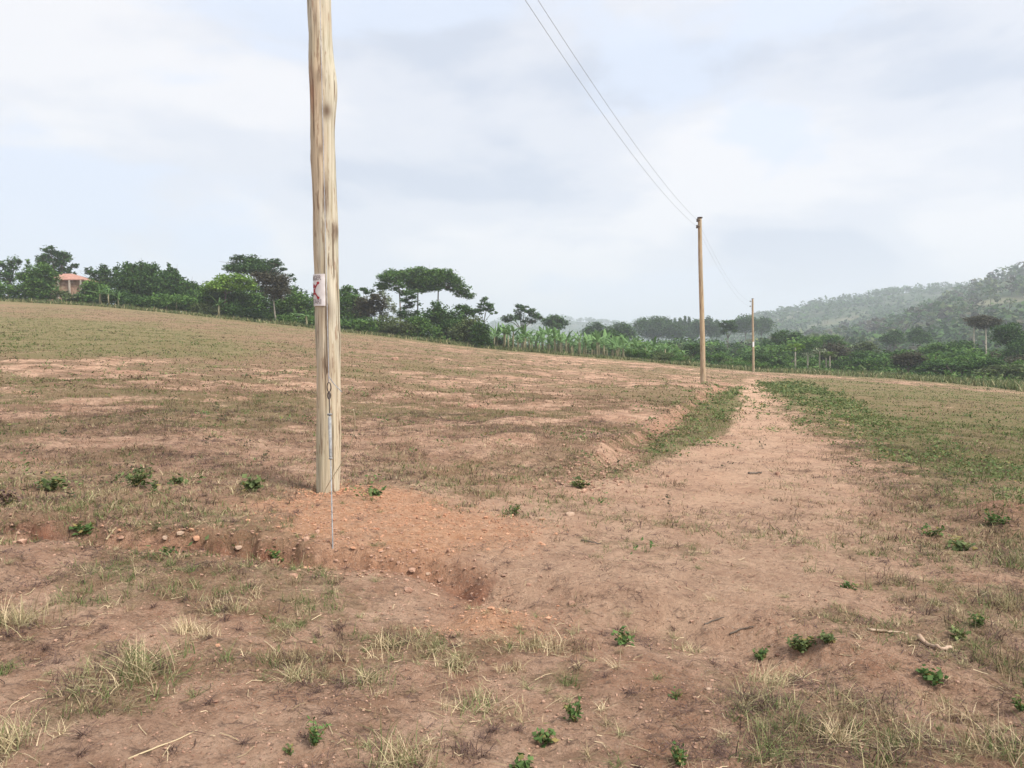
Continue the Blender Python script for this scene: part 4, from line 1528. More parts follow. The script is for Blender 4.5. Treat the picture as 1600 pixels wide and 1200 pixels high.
def build_pole1():
    root = empty('utility_pole', (P1[0], P1Y, P1[2]), 'near pale timber utility pole carrying a danger plate', 'utility pole')
    seg = 72
    th = np.arange(seg) / seg * 2 * PI
    n = len(zs)
    tt, zz = np.meshgrid(th, zs)
    R = PR[:, None] * np.ones((1, seg))
    R = R + 0.012 * (fbm(np.cos(tt) * 2 + 9, zz * 2.2 + np.sin(tt) * 2, 3, 5) - .5) * 2
    R = R + 0.004 * (fbm(np.cos(tt) * 9 + 3, zz * 1.8 + np.sin(tt) * 9, 3, 6) - .5)
    # long drying cracks (angle measured from facing the camera = -pi/2)
    stain = np.zeros_like(R)
    redst = np.zeros_like(R)
    for a0, z0, z1, w, dpt in ((-PI / 2 - 0.02, zpx(768), zpx(380), 0.035, 0.010), (-PI / 2 + 0.45, zpx(768), zpx(600), 0.03, 0.007), (-PI / 2 - 0.5, zpx(770), zpx(560), 0.025, 0.006),
                               (-PI / 2 - 0.25, zpx(300), zpx(-50), 0.025, 0.006), (-PI / 2 + 0.35, zpx(520), zpx(420), 0.025, 0.006), (-PI / 2 + 1.0, zpx(700), zpx(450), 0.025, 0.005)):
        da = (tt - a0 - 0.05 * np.sin(zz * 1.7 + a0 * 5) + PI) % (2 * PI) - PI
        k = np.exp(-(da / w) ** 2) * sstep(z0 - .1, z0 + .2, zz) * (1 - sstep(z1 - .4, z1, zz))
        R -= dpt * k
        stain = np.maximum(stain, 0.55 * k)
    # knots: (photo x offset -1..1 across the pole, py, bulge, size, darkness)
    for fx, py, bulge, sz, dk in ((0.98, 140, 0.045, 0.10, 0.0), (0.55, 178, 0.012, 0.035, 1.0), (0.92, 362, 0.02, 0.045, 0.9), (0.25, 487, 0.010, 0.06, 0.55), (0.2, 570, 0.008, 0.05, 0.55),
                                  (0.95, 532, 0.015, 0.06, 0.1), (0.1, 125, 0.004, 0.035, 0.6), (0.0, 238, 0.002, 0.025, 0.7), (-0.95, 250, .008, .04, .3)):
        a0 = -PI / 2 + math.asin(max(-1, min(1, fx)))
        z0 = zpx(py)
        da = (tt - a0 + PI) % (2 * PI) - PI
        sz *= 1.5
        q = (da * 0.16 / sz) ** 2 + ((zz - z0) / (sz * (1.4 if dk else 2.0))) ** 2
        R += bulge * np.exp(-q)
        if dk:
            stain = np.maximum(stain, dk * np.exp(-q * 0.8))
    for fx, py0, py1, w, dk in ((0.32, 280, 340, 0.20, 0.95), (-0.1, 15, 60, .08, .5), (0.2, 190, 260, .1, .35)):
        a0 = -PI / 2 + math.asin(fx)
        da = (tt - a0 + PI) % (2 * PI) - PI
        zc, zh = (zpx(py0) + zpx(py1)) / 2, abs(zpx(py0) - zpx(py1)) / 2
        k = np.exp(-(da / (1.35 * w)) ** 2 - ((zz - zc) / zh) ** 2) * (0.5 + 1.5 * fbm(tt * 20, zz * 10, 3, 8))
        stain = np.maximum(stain, np.clip(dk * k, 0, 1))
    a0 = -PI / 2 - 0.75
    da = (tt - a0 + PI) % (2 * PI) - PI
    zc = zpx(145)
    redst = np.clip(np.exp(-(da / 0.35) ** 2 - ((zz - zc) / 0.28) ** 2) * (0.2 + 1.3 * fbm(tt * 9, zz * 8, 3, 18)), 0, 1)
    V = np.stack([PC[:, 0:1] + R * np.cos(tt), PC[:, 1:2] + R * np.sin(tt), zz], -1).reshape(-1, 3)
    i = np.arange(n - 1)[:, None] * seg
    j = np.arange(seg)[None]
    F = np.stack([i + j, i + (j + 1) % seg, i + seg + (j + 1) % seg, i + seg + j], -1).reshape(-1, 4)
    g = Geo()
    V = np.vstack([V, PC[-1:]])
    g.add(V, F)
    g.T.append(np.array([[(n - 1) * seg + a, (n - 1) * seg + (a + 1) % seg, n * seg] for a in range(seg)]))
    g.Tm.append(np.zeros(seg))
    o = g.build('shaft', M['pole'], root, (P1[0], P1Y, P1[2]), smooth=True)
    for nm, v in (('stain', stain), ('redstain', redst)):
        a = o.data.attributes.new(nm, 'FLOAT', 'POINT')
        a.data.foreach_set('value', np.concatenate([v.ravel(), [0]]).astype(np.float32))
    # insulators near the top, out of frame
    for w in (WA, WB):
        g = Geo()
        p = w[3]
        c, r_ = pole_at(p[2])
        add_tube(g, [[c[0] - r_ * .9, c[1], p[2]], [p[0] + .02, p[1], p[2]]], 0.012, 6)
        add_tube(g, [[p[0], p[1], p[2] - .05], [p[0], p[1], p[2] - .02], [p[0], p[1], p[2]], [p[0], p[1], p[2] + .03], [p[0], p[1], p[2] + .05]], [.03, .045, .028, .045, .02], 10)
        g.build('insulator', M['porc'], root, (P1[0], P1Y, P1[2]), smooth=True)
    return root


build_pole1()


def bend(z0, ang0, pts, off):
    """lay (u metres along the curve, v metres up) points on the pole surface at height z0, centre angle ang0"""
    V = []
    for (uu, vv) in pts:
        c, r_ = pole_at(z0 + vv)
        rr = r_ + off
        a = ang0 + uu / rr
        V.append([c[0] + rr * math.cos(a), c[1] + rr * math.sin(a), z0 + vv])
    return V


def danger_sign():
    z0 = (zpx(430) + zpx(479)) / 2
    hgt = zpx(430) - zpx(479)
    c, r_ = pole_at(z0)
    W = 0.30
    right = -PI / 2 + math.asin(min(1, ((512.5 - 510.5) * mpp(P1Y)) / (r_ + .008)))
    ang0 = right - W / 2 / (r_ + .008)
    root = empty('danger_sign', (c[0], c[1], z0), 'white danger plate with red skull and crossbones wrapped round the near pole', 'sign')
    og = (c[0], c[1], z0)

    def sheet(name, inside, off, mat, nu=72, nv=96, solid=False):
        us = np.linspace(-W / 2, W / 2, nu + 1)
        vs = np.linspace(-hgt / 2, hgt / 2, nv + 1)
        pts = [(a, b) for b in vs for a in us]
        V = bend(z0, ang0, pts, off)
        F = []
        for j in range(nv):
            for i in range(nu):
                uc, vc = (us[i] + us[i + 1]) / 2, (vs[j] + vs[j + 1]) / 2
                if inside(uc, vc):
                    a = j * (nu + 1) + i
                    F.append([a, a + 1, a + nu + 2, a + nu + 1])
        g = Geo()
        g.add(V, F)
        if solid:
            V2 = bend(z0, ang0, pts, off - 0.004)
            n0 = g.n
            g.add(V2, [f[::-1] for f in F])
            rim = []
            w1 = nu + 1
            for i in range(nu):
                rim += [[i, i + n0, i + 1 + n0, i + 1], [nv * w1 + i + 1, nv * w1 + i + 1 + n0, nv * w1 + i + n0, nv * w1 + i]]
            for j in range(nv):
                rim += [[(j + 1) * w1, (j + 1) * w1 + n0, j * w1 + n0, j * w1], [j * w1 + nu, j * w1 + nu + n0, (j + 1) * w1 + nu + n0, (j + 1) * w1 + nu]]
            g.Q.append(np.array(rim))
            g.Qm.append(np.zeros(len(rim)))
        return g.build(name, M[mat], root, og)
    sheet('plate', lambda a, b: True, 0.012, 'plate', 24, 12, True)

    def seg_d(a, b, p, q):
        px, py = q[0] - p[0], q[1] - p[1]
        t = max(0, min(1, ((a - p[0]) * px + (b - p[1]) * py) / (px * px + py * py)))
        return math.hypot(a - p[0] - t * px, b - p[1] - t * py)

    def bones(a, b):
        # crossed bones behind the skull, knobbed ends
        for sx in (-1, 1):
            p, q = (-0.075 * sx, 0.075), (0.075 * sx, -0.085)
            if seg_d(a, b, p, q) < 0.0085:
                return True
            for e in (p, q):
                if math.hypot(a - e[0] - 0.006, b - e[1]) < 0.013 or math.hypot(a - e[0] + 0.006, b - e[1]) < 0.013:
                    return True
        # skull: cranium, cheek, jaw with eye and nose holes
        cr = ((a) / 0.040) ** 2 + ((b - 0.028) / 0.036) ** 2 < 1
        jaw = abs(a) < 0.026 and -0.048 < b < 0.0
        eye = math.hypot(abs(a) - 0.016, b - 0.018) < 0.0095
        nose = abs(a) < 0.005 and -0.008 < b < 0.004
        teeth = -0.030 < b < -0.022 and abs(a) < 0.022
        return (cr or jaw) and not (eye or nose or teeth)
    # keep the pictogram from being eaten by bone ends inside the eye holes
    def picto(a, b):
        eye = math.hypot(abs(a) - 0.016, b - 0.018) < 0.0095
        return bones(a, b) and not eye
    sheet('skull_and_crossbones', picto, 0.0145, 'signred', 110, 140)

    def words(txt, vc, size, mat, wid):
        cu = bpy.data.curves.new('lettering', 'FONT')
        cu.body = txt
        cu.size = size
        cu.align_x = 'CENTER'
        cu.align_y = 'CENTER'
        cu.offset = 0.0012
        ob = bpy.data.objects.new('tmp', cu)
        S.collection.objects.link(ob)
        dg = bpy.context.evaluated_depsgraph_get()
        me = bpy.data.meshes.new_from_object(ob.evaluated_get(dg))
        bpy.data.objects.remove(ob)
        vs = [(v.co.x, v.co.y) for v in me.vertices]
        mx = max(abs(v[0]) for v in vs)
        k = wid / 2 / mx
        pts = [(a * k, vc + b) for a, b in vs]
        new = bend(z0, ang0, pts, 0.0150)
        for v, c_ in zip(me.vertices, new):
            v.co = Vector(c_) - Vector(og)
        me.materials.clear()
        me.materials.append(M[mat])
        o = bpy.data.objects.new('lettering', me)
        S.collection.objects.link(o)
        o.parent = root
    words('DANGER', hgt * 0.37, 0.072, 'signgrey', 0.235)
    words('HATARI', -hgt * 0.37, 0.072, 'signgrey', 0.225)


danger_sign()


def guy():
    A = hit(520, 856)
    T = np.array(at(494.5, -230, P1Y - 0.17))
    A0 = A + [0, 0, -0.25]
    root = empty('guy_wire', A, 'steel stay wire with anchor rod running down in front of the near pole', 'guy wire')

    def on(py):
        lo, hi = 0.0, 1.0
        for _ in range(50):
            m = (lo + hi) / 2
            if proj(A + (T - A) * m)[1] > py:
                lo = m
            else:
                hi = m
        return A + (T - A) * lo
    B, C, D_, E = on(716), on(648), on(612), on(598)
    g = Geo()
    add_tube(g, [A - (T - A) * 0.03, A, B], 0.0052, 8)
    g.build('anchor_rod', M['steel'], root, A, smooth=True)
    g = Geo()
    add_tube(g, [B, B + (C - B) * .05, B + (C - B) * .06, B + (C - B) * .93, B + (C - B) * .94, C], [.009, .013, .0135, .0135, .010, .008], 10)
    add_tube(g, [C - (C - B) * .01, C + (C - B) * .02], .02, 8)
    add_tube(g, [B - (C - B) * .02, B + (C - B) * .01], .016, 8)
    g.build('turnbuckle', M['steel'], root, A, smooth=True)
    g = Geo()
    add_tube(g, [C, D_], .006, 6)
    m = (D_ + E) / 2
    th = np.linspace(0, 2 * PI, 20)
    add_tube(g, [m + np.array([math.cos(t) * .016, 0, math.sin(t) * .04]) for t in th], .005, 6)
    add_tube(g, [m + [0, 0, -.07] + np.array([math.cos(t) * .012, 0, math.sin(t) * .03]) for t in th], .005, 6)
    g.build('thimble', M['porc'], root, A)
    g = Geo()
    add_tube(g, [E, E + (T - E) * .5, T], .0032, 6)
    e0 = on(588)
    x1 = at(522, 600, e0[1])
    x2 = at(534, 612, e0[1] - .02)
    add_tube(g, [e0, x1, x2], .004, 5)
    g.build('strand', M['wire'], root, A)
    g = Geo()
    pts = [(552, 640), (554, 652), (554.5, 665), (553, 678), (547, 695), (540, 712), (530, 730), (518, 748), (510, 762), (504, 776)]
    yy = np.linspace(A[1] + .55, A[1] + 1.1, len(pts))
    add_tube(g, [at(a, b, y_) for (a, b), y_ in zip(pts, yy)], .0045, 5)
    g.build('loose_tail', M['rope'], root, A)


guy()


def far_pole(label, base, top, r0, r1, mat, ins, sign_py=None, px=None):
    root = empty('utility_pole', base, label, 'utility pole')
    n = 60
    t = np.linspace(0, 1, n)[:, None]
    p = base * (1 - t) + top * t
    p[:, 0] += 0.015 * np.sin(t[:, 0] * 6)
    p = np.vstack([p[:1] - [0, 0, .4], p])
    R = np.concatenate([[r0], r0 + (r1 - r0) * t[:, 0]])
    g = Geo()
    add_tube(g, p, R, 20)
    g.build('shaft', M[mat], root, base, smooth=True)
    g = Geo()
    add_tube(g, [top, top + [0, 0, .05]], [r1 + .035, r1 + .045], 14)
    g.build('cap', M['porc'], root, base)
    for e in ins:
        g = Geo()
        add_tube(g, [[top[0], e[1], e[2]], [e[0], e[1], e[2]]], .02, 6)
        add_tube(g, [[e[0], e[1], e[2] - .09], [e[0], e[1], e[2] - .04], [e[0], e[1], e[2]], [e[0], e[1], e[2] + .05], [e[0], e[1], e[2] + .08]], [.03, .06, .035, .06, .03], 10)
        g.build('insulator', M['porc'], root, base, smooth=True)
    if sign_py:
        z = at(px, sign_py, base[1])[2]
        k = (z - base[2]) / (top[2] - base[2])
        c = base * (1 - k) + top * k
        rr = r0 + (r1 - r0) * k + .012
        g = Geo()
        aa = np.linspace(-PI / 2 - .9, -PI / 2 + .75, 13)
        V = [[c[0] + rr * math.cos(a), c[1] + rr * math.sin(a), z + dz] for dz in (-.3, .3) for a in aa]
        V += [[c[0] + (rr - .006) * math.cos(a), c[1] + (rr - .006) * math.sin(a), z + dz] for dz in (-.3, .3) for a in aa]
        F = [[i, i + 1, i + 14, i + 13] for i in range(12)] + [[26 + i + 13, 26 + i + 14, 26 + i + 1, 26 + i] for i in range(12)]
        g.add(V, F)
        s = g.build('danger_sign', M['white'], None)
        tag(s, 'tiny white plate fixed to the third pole', 'sign')
    return root


far_pole('middle brown timber utility pole at the left of the dirt track', P2B, P2T, 0.135, 0.095, 'pole2', [WA[4], WB[4]])
P3Y = 91.0
P3B = np.array([at(1177.5, 555, P3Y)[0], P3Y, 0.0])
P3B[2] = float(H(P3B[0], P3B[1]))
P3T = at(1176, 467, P3Y)
P3T[2] = at(1176, 467, P3Y)[2]
i3a, i3b = P3T + [-.3, 0, -.3], P3T + [-.3, 0, -.9]
far_pole('farthest and smallest timber utility pole where the track ends', P3B, P3T, 0.145, 0.11, 'pole2', [i3a, i3b], 538, 1177)
print('poles', P1, P2B, P2T, P3B, P3T)

for lab, a, b, sag, r_ in (
        ('lower grey overhead wire from the near to the middle pole', WA[3], WA[4], WA[2], .0052),
        ('upper grey overhead wire from the near to the middle pole', WB[3], WB[4], WB[2], .0052),
        ('upper faint wire from the middle to the farthest pole', WB[4], i3a, .9, .0045),
        ('lower faint wire from the middle to the farthest pole', WA[4], i3b, .9, .0045)):
    g = Geo()
    add_tube(g, wire_pts(a, b, sag, 60), r_, 5)
    tag(g.build('overhead_wire', M['line']), lab, 'wire')

# ------------------------------------------------------------------ grass and litter over the field (uncountable)
def field_grass():
    g = Geo()
    mats = ['tangrass', 'grassmix', 'grassgreen', 'deadgrass', 'straw', 'weed', 'fieldtan', 'fieldgreen']

    def scatter(n, r0, r1, power=1.0):
        ph = rng.uniform(math.radians(-44), math.radians(44), n)
        r = np.exp(rng.uniform(math.log(r0), math.log(r1), n)) if power == 0 else (r0 ** power + (r1 ** power - r0 ** power) * rng.random(n)) ** (1 / power)
        return r * np.sin(ph), r * np.cos(ph)

    def put(x, y, nb, hmin, hmax, wmin, wmax, spread, seg, bias=0.0, lean=(0.15, 1.25)):
        veg, green, orange, red, road, far = veg_masks(x, y)
        tex = fbm(x * 2.5, y * 2.5, 4, 101, .6)
        keep = (veg * 1.15 + bias - 0.05 > (0.12 + .88 * rng.random(len(x))) * (0.25 + 1.1 * tex)) & (far < .5)
        x, y, veg, green = x[keep], y[keep], veg[keep], green[keep]
        n = len(x)
        k = rng.random(n)
        mt = np.where(k < green * 0.9, 2, np.where(k < 0.32 + green * .4, 1, np.where(k < 0.78, 0, np.where(k < 0.86, 4, 3))))
        pf = sstep(5, 14, y) > rng.random(n)
        mt = np.where(pf & (mt == 0), 6, np.where(pf & (mt == 2), 7, np.where(pf & (mt == 4), 6, np.where(pf & (mt == 1) & (rng.random(n) < .6), 7, mt))))
        N_ = n * nb
        bx = np.repeat(x, nb) + rng.normal(size=N_) * spread
        by = np.repeat(y, nb) + rng.normal(size=N_) * spread
        bz = H(bx, by) - 0.004
        sz = np.repeat(rng.uniform(0.5, 1.0, n) * (0.7 + .5 * veg), nb)
        V, F = blades(np.stack([bx, by, bz], -1), rng.uniform(0, 6.283, N_), rng.uniform(*lean, N_), rng.uniform(hmin, hmax, N_) * sz, rng.uniform(wmin, wmax, N_), seg)
        g.Q.append(F + g.n)
        g.Qm.append(np.tile(np.repeat(mt, nb), seg))
        g.V.append(V)
        g.n += len(V)
    x, y = scatter(5600, 2.0, 8.5, 1.0)
    put(x, y, 16, 0.04, 0.16, 0.003, 0.006, 0.022, 3, -0.12)
    x, y = scatter(15000, 2.0, 10.5, 1.2)
    put(x, y, 6, 0.02, 0.07, 0.003, 0.006, 0.05, 2, -0.02, (0.7, 1.5))
    # dark dead clumps and trampled debris in the foreground
    x, y = scatter(26000, 2.0, 17, 1.0)
    cl = fbm(x * 1.1 + 40, y * 1.5, 4, 211, .6)
    rr = np.maximum(soft_poly(x, y, ROAD, .5) * .75, soft_poly(x, y, ORANGE1, .4))
    k = (cl > rng.uniform(.44, .62, len(x))) & (rng.random(len(x)) > rr)
    x, y = x[k], y[k]
    nb = 9
    bx = np.repeat(x, nb) + rng.normal(size=len(x) * nb) * .035
    by = np.repeat(y, nb) + rng.normal(size=len(x) * nb) * .035
    sc_ = 1 + by / 12
    V, F = blades(np.stack([bx, by, H(bx, by) + .002], -1), rng.uniform(0, 6.283, len(bx)), rng.uniform(.9, 1.55, len(bx)), rng.uniform(.015, .065, len(bx)) * sc_, rng.uniform(.002, .005, len(bx)) * sc_, 2)
    g.Q.append(F + g.n)
    g.Qm.append(np.tile(np.repeat(rng.choice([3, 3, 6], len(x)), nb), 2))
    g.V.append(V)
    g.n += len(V)
    # flat spidery dead tufts
    x, y = scatter(1000, 2.0, 11, 1.2)
    k = rng.random(len(x)) > soft_poly(x, y, ROAD, .5) * .9
    x, y = x[k], y[k]
    nb = 34
    N_ = len(x) * nb
    bx, by = np.repeat(x, nb) + rng.normal(size=N_) * .012, np.repeat(y, nb) + rng.normal(size=N_) * .012
    V, F = blades(np.stack([bx, by, H(bx, by) + .001], -1), rng.uniform(0, 6.283, N_), rng.uniform(.5, 1.5, N_), rng.uniform(.04, .13, N_) * np.repeat(rng.uniform(.5, 1.1, len(x)), nb), rng.uniform(.002, .004, N_), 3, .5)
    g.Q.append(F + g.n)
    g.Qm.append(np.tile(np.repeat(rng.choice([0, 1, 3, 3, 4, 2], len(x)), nb), 3))
    g.V.append(V)
    g.n += len(V)
    x, y = scatter(26000, 7.0, 24, 1.2)
    put(x, y, 7, 0.04, 0.14, 0.006, 0.012, 0.06, 2, 0.0)
    x, y = scatter(35000, 20, 108, 1.15)
    put(x, y, 6, 0.04, 0.15, 0.02, 0.06, 0.20, 1, 0.0, (.3, 1.45))
    o = g.build('grass', [M[m] for m in mats])
    tag(o, label='short dry grass scattered over the field', kind='stuff')


field_grass()


def ground_cover():
    """broad-leaved creeping weeds in the green strips beside the track"""
    g = Geo()
    for P, n, hh in ((G_LEFT, 420, .2), (G_RIGHT, 1400, .24)):
        lo, hi = P.min(0), P.max(0)
        x, y = rng.uniform(lo[0], hi[0], n * 5), rng.uniform(lo[1], hi[1], n * 5)
        wig = (fbm(x * 0.8, y * 0.8, 3, 71) - 0.5)
        k = (soft_poly(x + wig * 1.6, y + wig * 2.6, P, 1.1) > rng.random(n * 5)) & (fbm(x * 1.3, y * 1.0, 4, 133, .6) > rng.uniform(.38, .60, n * 5))
        x, y = x[k][:n], y[k][:n]
        m = 24
        c = np.stack([np.repeat(x, m), np.repeat(y, m)], -1) + rng.normal(size=(len(x) * m, 2)) * np.repeat(rng.uniform(.05, .17, len(x)), m)[:, None]
        z = H(c[:, 0], c[:, 1]) + rng.random(len(c)) * hh * np.repeat(rng.uniform(.3, 1, len(x)), m)
        Ls = rng.uniform(.025, .06, len(c)) * (1 + np.clip(c[:, 1] - 9, 0, 60) / 20)
        V, F = leaf_cards(np.column_stack([c, z]), Ls, Ls * .6, flat=.5)
        g.Q.append(F + g.n)
        g.Qm.append(np.repeat(rng.choice([0, 1, 1, 2], len(x)), m))
        g.V.append(V)
        g.n += len(V)
    # isolated seedlings over the field
    n = 1500
    ph = rng.uniform(math.radians(-44), math.radians(44), n)
    r = 6 + 60 * rng.random(n) ** 1.2
    x, y = r * np.sin(ph), r * np.cos(ph)
    veg, green, orange, red, road, far = veg_masks(x, y)
    k = (rng.random(n) > road * .93) & (far < .3) & (fbm(x * .5, y * .5, 4, 7) > rng.uniform(.40, .62, n))
    x, y = x[k], y[k]
    m = 14
    c = np.stack([np.repeat(x, m), np.repeat(y, m)], -1) + rng.normal(size=(len(x) * m, 2)) * 0.05 * (1 + np.repeat(y, m)[:, None] / 40)
    z = H(c[:, 0], c[:, 1]) + rng.random(len(c)) * .12
    Ls = rng.uniform(.025, .05, len(c)) * (1 + c[:, 1] / 30)
    V, F = leaf_cards(np.column_stack([c, z]), Ls, Ls * .55, flat=.4)
    g.Q.append(F + g.n)
    g.Qm.append(np.repeat(rng.choice([0, 1, 2, 2, 3], len(x)), m))
    g.V.append(V)
    g.n += len(V)
    o = g.build('ground_cover', [M['weed'], M['grassgreen'], M['weeddark'], M['brownleaf']])
    tag(o, label='low green weeds beside the track and across the field', kind='stuff')


ground_cover()

_ico = None


def ico():
    global _ico
    if _ico is None:
        import bmesh
        bm = bmesh.new()
        bmesh.ops.create_icosphere(bm, subdivisions=1, radius=1)
        bm.verts.ensure_lookup_table()
        _ico = (np.array([v.co[:] for v in bm.verts]), np.array([[v.index for v in f.verts] for f in bm.faces]))
        bm.free()
    return _ico


def clods():
    iv, iff = ico()
    g = Geo()
    sets = []
    n = 9000
    ph = rng.uniform(math.radians(-44), math.radians(44), n)
    r = 2.2 * (22 / 2.2) ** rng.random(n)
    sets.append((r * np.sin(ph), r * np.cos(ph), rng.uniform(.002, .008, n) * (.6 + r / 9), 0))
    n = 12000
    ph = rng.uniform(math.radians(-44), math.radians(44), n)
    r = 2.2 * (9 / 2.2) ** rng.random(n)
    x, y = r * np.sin(ph), r * np.cos(ph)
    q = fbm(x * 1.7, y * 1.7, 3, 301) > rng.uniform(.35, .6, n)
    sets.append((x[q], y[q], (rng.uniform(.0018, .0055, n) * np.where(rng.random(n) < .04, 2.5, 1))[q], 0))
    for P, k in ((ORANGE1, 2600), (ORANGE2, 500), (ORANGE3, 700)):
        lo, hi = P.min(0) - .4, P.max(0) + .4
        x, y = rng.uniform(lo[0], hi[0], k * 2), rng.uniform(lo[1], hi[1], k * 2)
        q = soft_poly(x, y, P, .4) > rng.random(k * 2)
        x, y = x[q][:k], y[q][:k]
        sets.append((x, y, rng.uniform(.003, .010, len(x)) * np.where(rng.random(len(x)) < .04, 2.2, 1), 1))
    k = 420
    a_, r_ = rng.uniform(0, 6.283, k), .15 + np.abs(rng.normal(size=k)) * .13
    sets.append((P1[0] + np.cos(a_) * r_, P1[1] + np.sin(a_) * r_, rng.uniform(.004, .015, k), 1))
    # crumbs in the gully
    k = 900
    t = rng.random(k) * (len(GULLY) - 1.001)
    i = t.astype(int)
    p = GULLY[i] + (GULLY[i + 1] - GULLY[i]) * (t - i)[:, None] + rng.normal(size=(k, 2)) * .22
    sets.append((p[:, 0], p[:, 1], rng.uniform(.004, .016, k) * np.where(rng.random(k) < .06, 2.2, 1), 2))
    # bank crumbs
    t = rng.random(1100) * (len(BANK) - 1.001)
    i = t.astype(int)
    p = BANK[i] + (BANK[i + 1] - BANK[i]) * (t - i)[:, None] + rng.normal(size=(1100, 2)) * .3
    sets.append((p[:, 0], p[:, 1], rng.uniform(.008, .03, 1100), 0))
    for x, y, s, m in sets:
        n = len(x)
        z = H(x, y)
        sc = s[:, None] * rng.uniform(.6, 1.4, (n, 3)) * [1, 1, .7]
        V = iv[None] * (1 + rng.normal(size=(n, len(iv), 1)) * .16)
        V = V * sc[:, None] + np.stack([x, y, z + s * .3], -1)[:, None]
        g.T.append((iff[None] + (np.arange(n) * len(iv))[:, None, None]).reshape(-1, 3) + g.n)
        g.Tm.append(np.full(n * len(iff), m))
        g.V.append(V.reshape(-1, 3))
        g.n += V.shape[0] * V.shape[1]
    o = g.build('gravel', [M['clod'], M['oclod'], M['clod']])
    tag(o, label='soil crumbs and orange gravel strewn over the ground', kind='stuff')


clods()


def litter():
    g = Geo()
    n = 1500
    ph = rng.uniform(math.radians(-44), math.radians(44), n)
    r = 2.3 * (16 / 2.3) ** rng.random(n)
    x, y = r * np.sin(ph), r * np.cos(ph)
    veg, green, orange, red, road, far = veg_masks(x, y)
    k = rng.random(n) > road * .6 + orange * .7
    x, y = x[k], y[k]
    n = len(x)
    L_ = rng.uniform(.015, .075, n) * (1 + y / 20) * np.where(rng.random(n) < .05, 2, 1)
    a = rng.uniform(0, PI, n)
    w = rng.uniform(.0007, .0015, n) * (1 + y / 9)
    P0 = np.stack([x - np.cos(a) * L_ / 2, y - np.sin(a) * L_ / 2], -1)
    P1_ = np.stack([x + np.cos(a) * L_ / 2, y + np.sin(a) * L_ / 2], -1)
    Pm = (P0 + P1_) / 2 + rng.normal(size=(n, 2)) * L_[:, None] * .1
    z = [H(p[:, 0], p[:, 1]) + .004 + rng.random(n) * .008 for p in (P0, Pm, P1_)]
    nn = np.stack([-np.sin(a), np.cos(a)], -1) * w[:, None]
    V = []
    for p, zz in zip((P0, Pm, P1_), z):
        V += [np.column_stack([p - nn, zz]), np.column_stack([p, zz + w * 1.2]), np.column_stack([p + nn, zz])]
    V = np.stack(V, 1).reshape(-1, 3)
    o9 = np.arange(n)[:, None] * 9
    F = np.vstack([o9 + np.array(f) for f in ([0, 1, 4, 3], [1, 2, 5, 4], [3, 4, 7, 6], [4, 5, 8, 7])])
    g.V.append(V)
    g.Q.append(F)
    g.Qm.append(np.tile(rng.choice([0, 0, 1], n), 4))
    g.n += len(V)
    o = g.build('litter', [M['straw'], M['deadgrass']])
    tag(o, label='dead stalks and twigs lying on the soil', kind='stuff')


litter()

# ------------------------------------------------------------------ single tufts, weeds, stones and sticks one can point at
def tuft(label, px, py, hpx, n, mat, spread=0.03, lean=(0.1, 1.4), wid=(.0032, .006), mats=None, wpx=None):
    spread = min(spread, .06)
    n = int(n * 1.5)
    hpx *= .85
    p = hit(px, py)
    s = p[1] / FPX
    h = hpx * s
    root = empty('grass_tuft', p, label, 'grass tuft')
    g = Geo()
    mm = mats or [mat]
    for k, m in enumerate(mm):
        q = n // len(mm)
        sp = spread * (1 + .6 * k)
        b = p + np.column_stack([rng.normal(size=q) * sp, rng.normal(size=q) * sp, np.zeros(q)])
        b[:, 2] = H(b[:, 0], b[:, 1]) - .006
        V, F = blades(b, rng.uniform(0, 6.283, q), rng.uniform(*lean, q), rng.uniform(.45, 1.15, q) * h, rng.uniform(*wid, q), 4, .45)
        g.add(V, F, k)
    g.build('blades', [M[m] for m in mm], root, p)
    return root


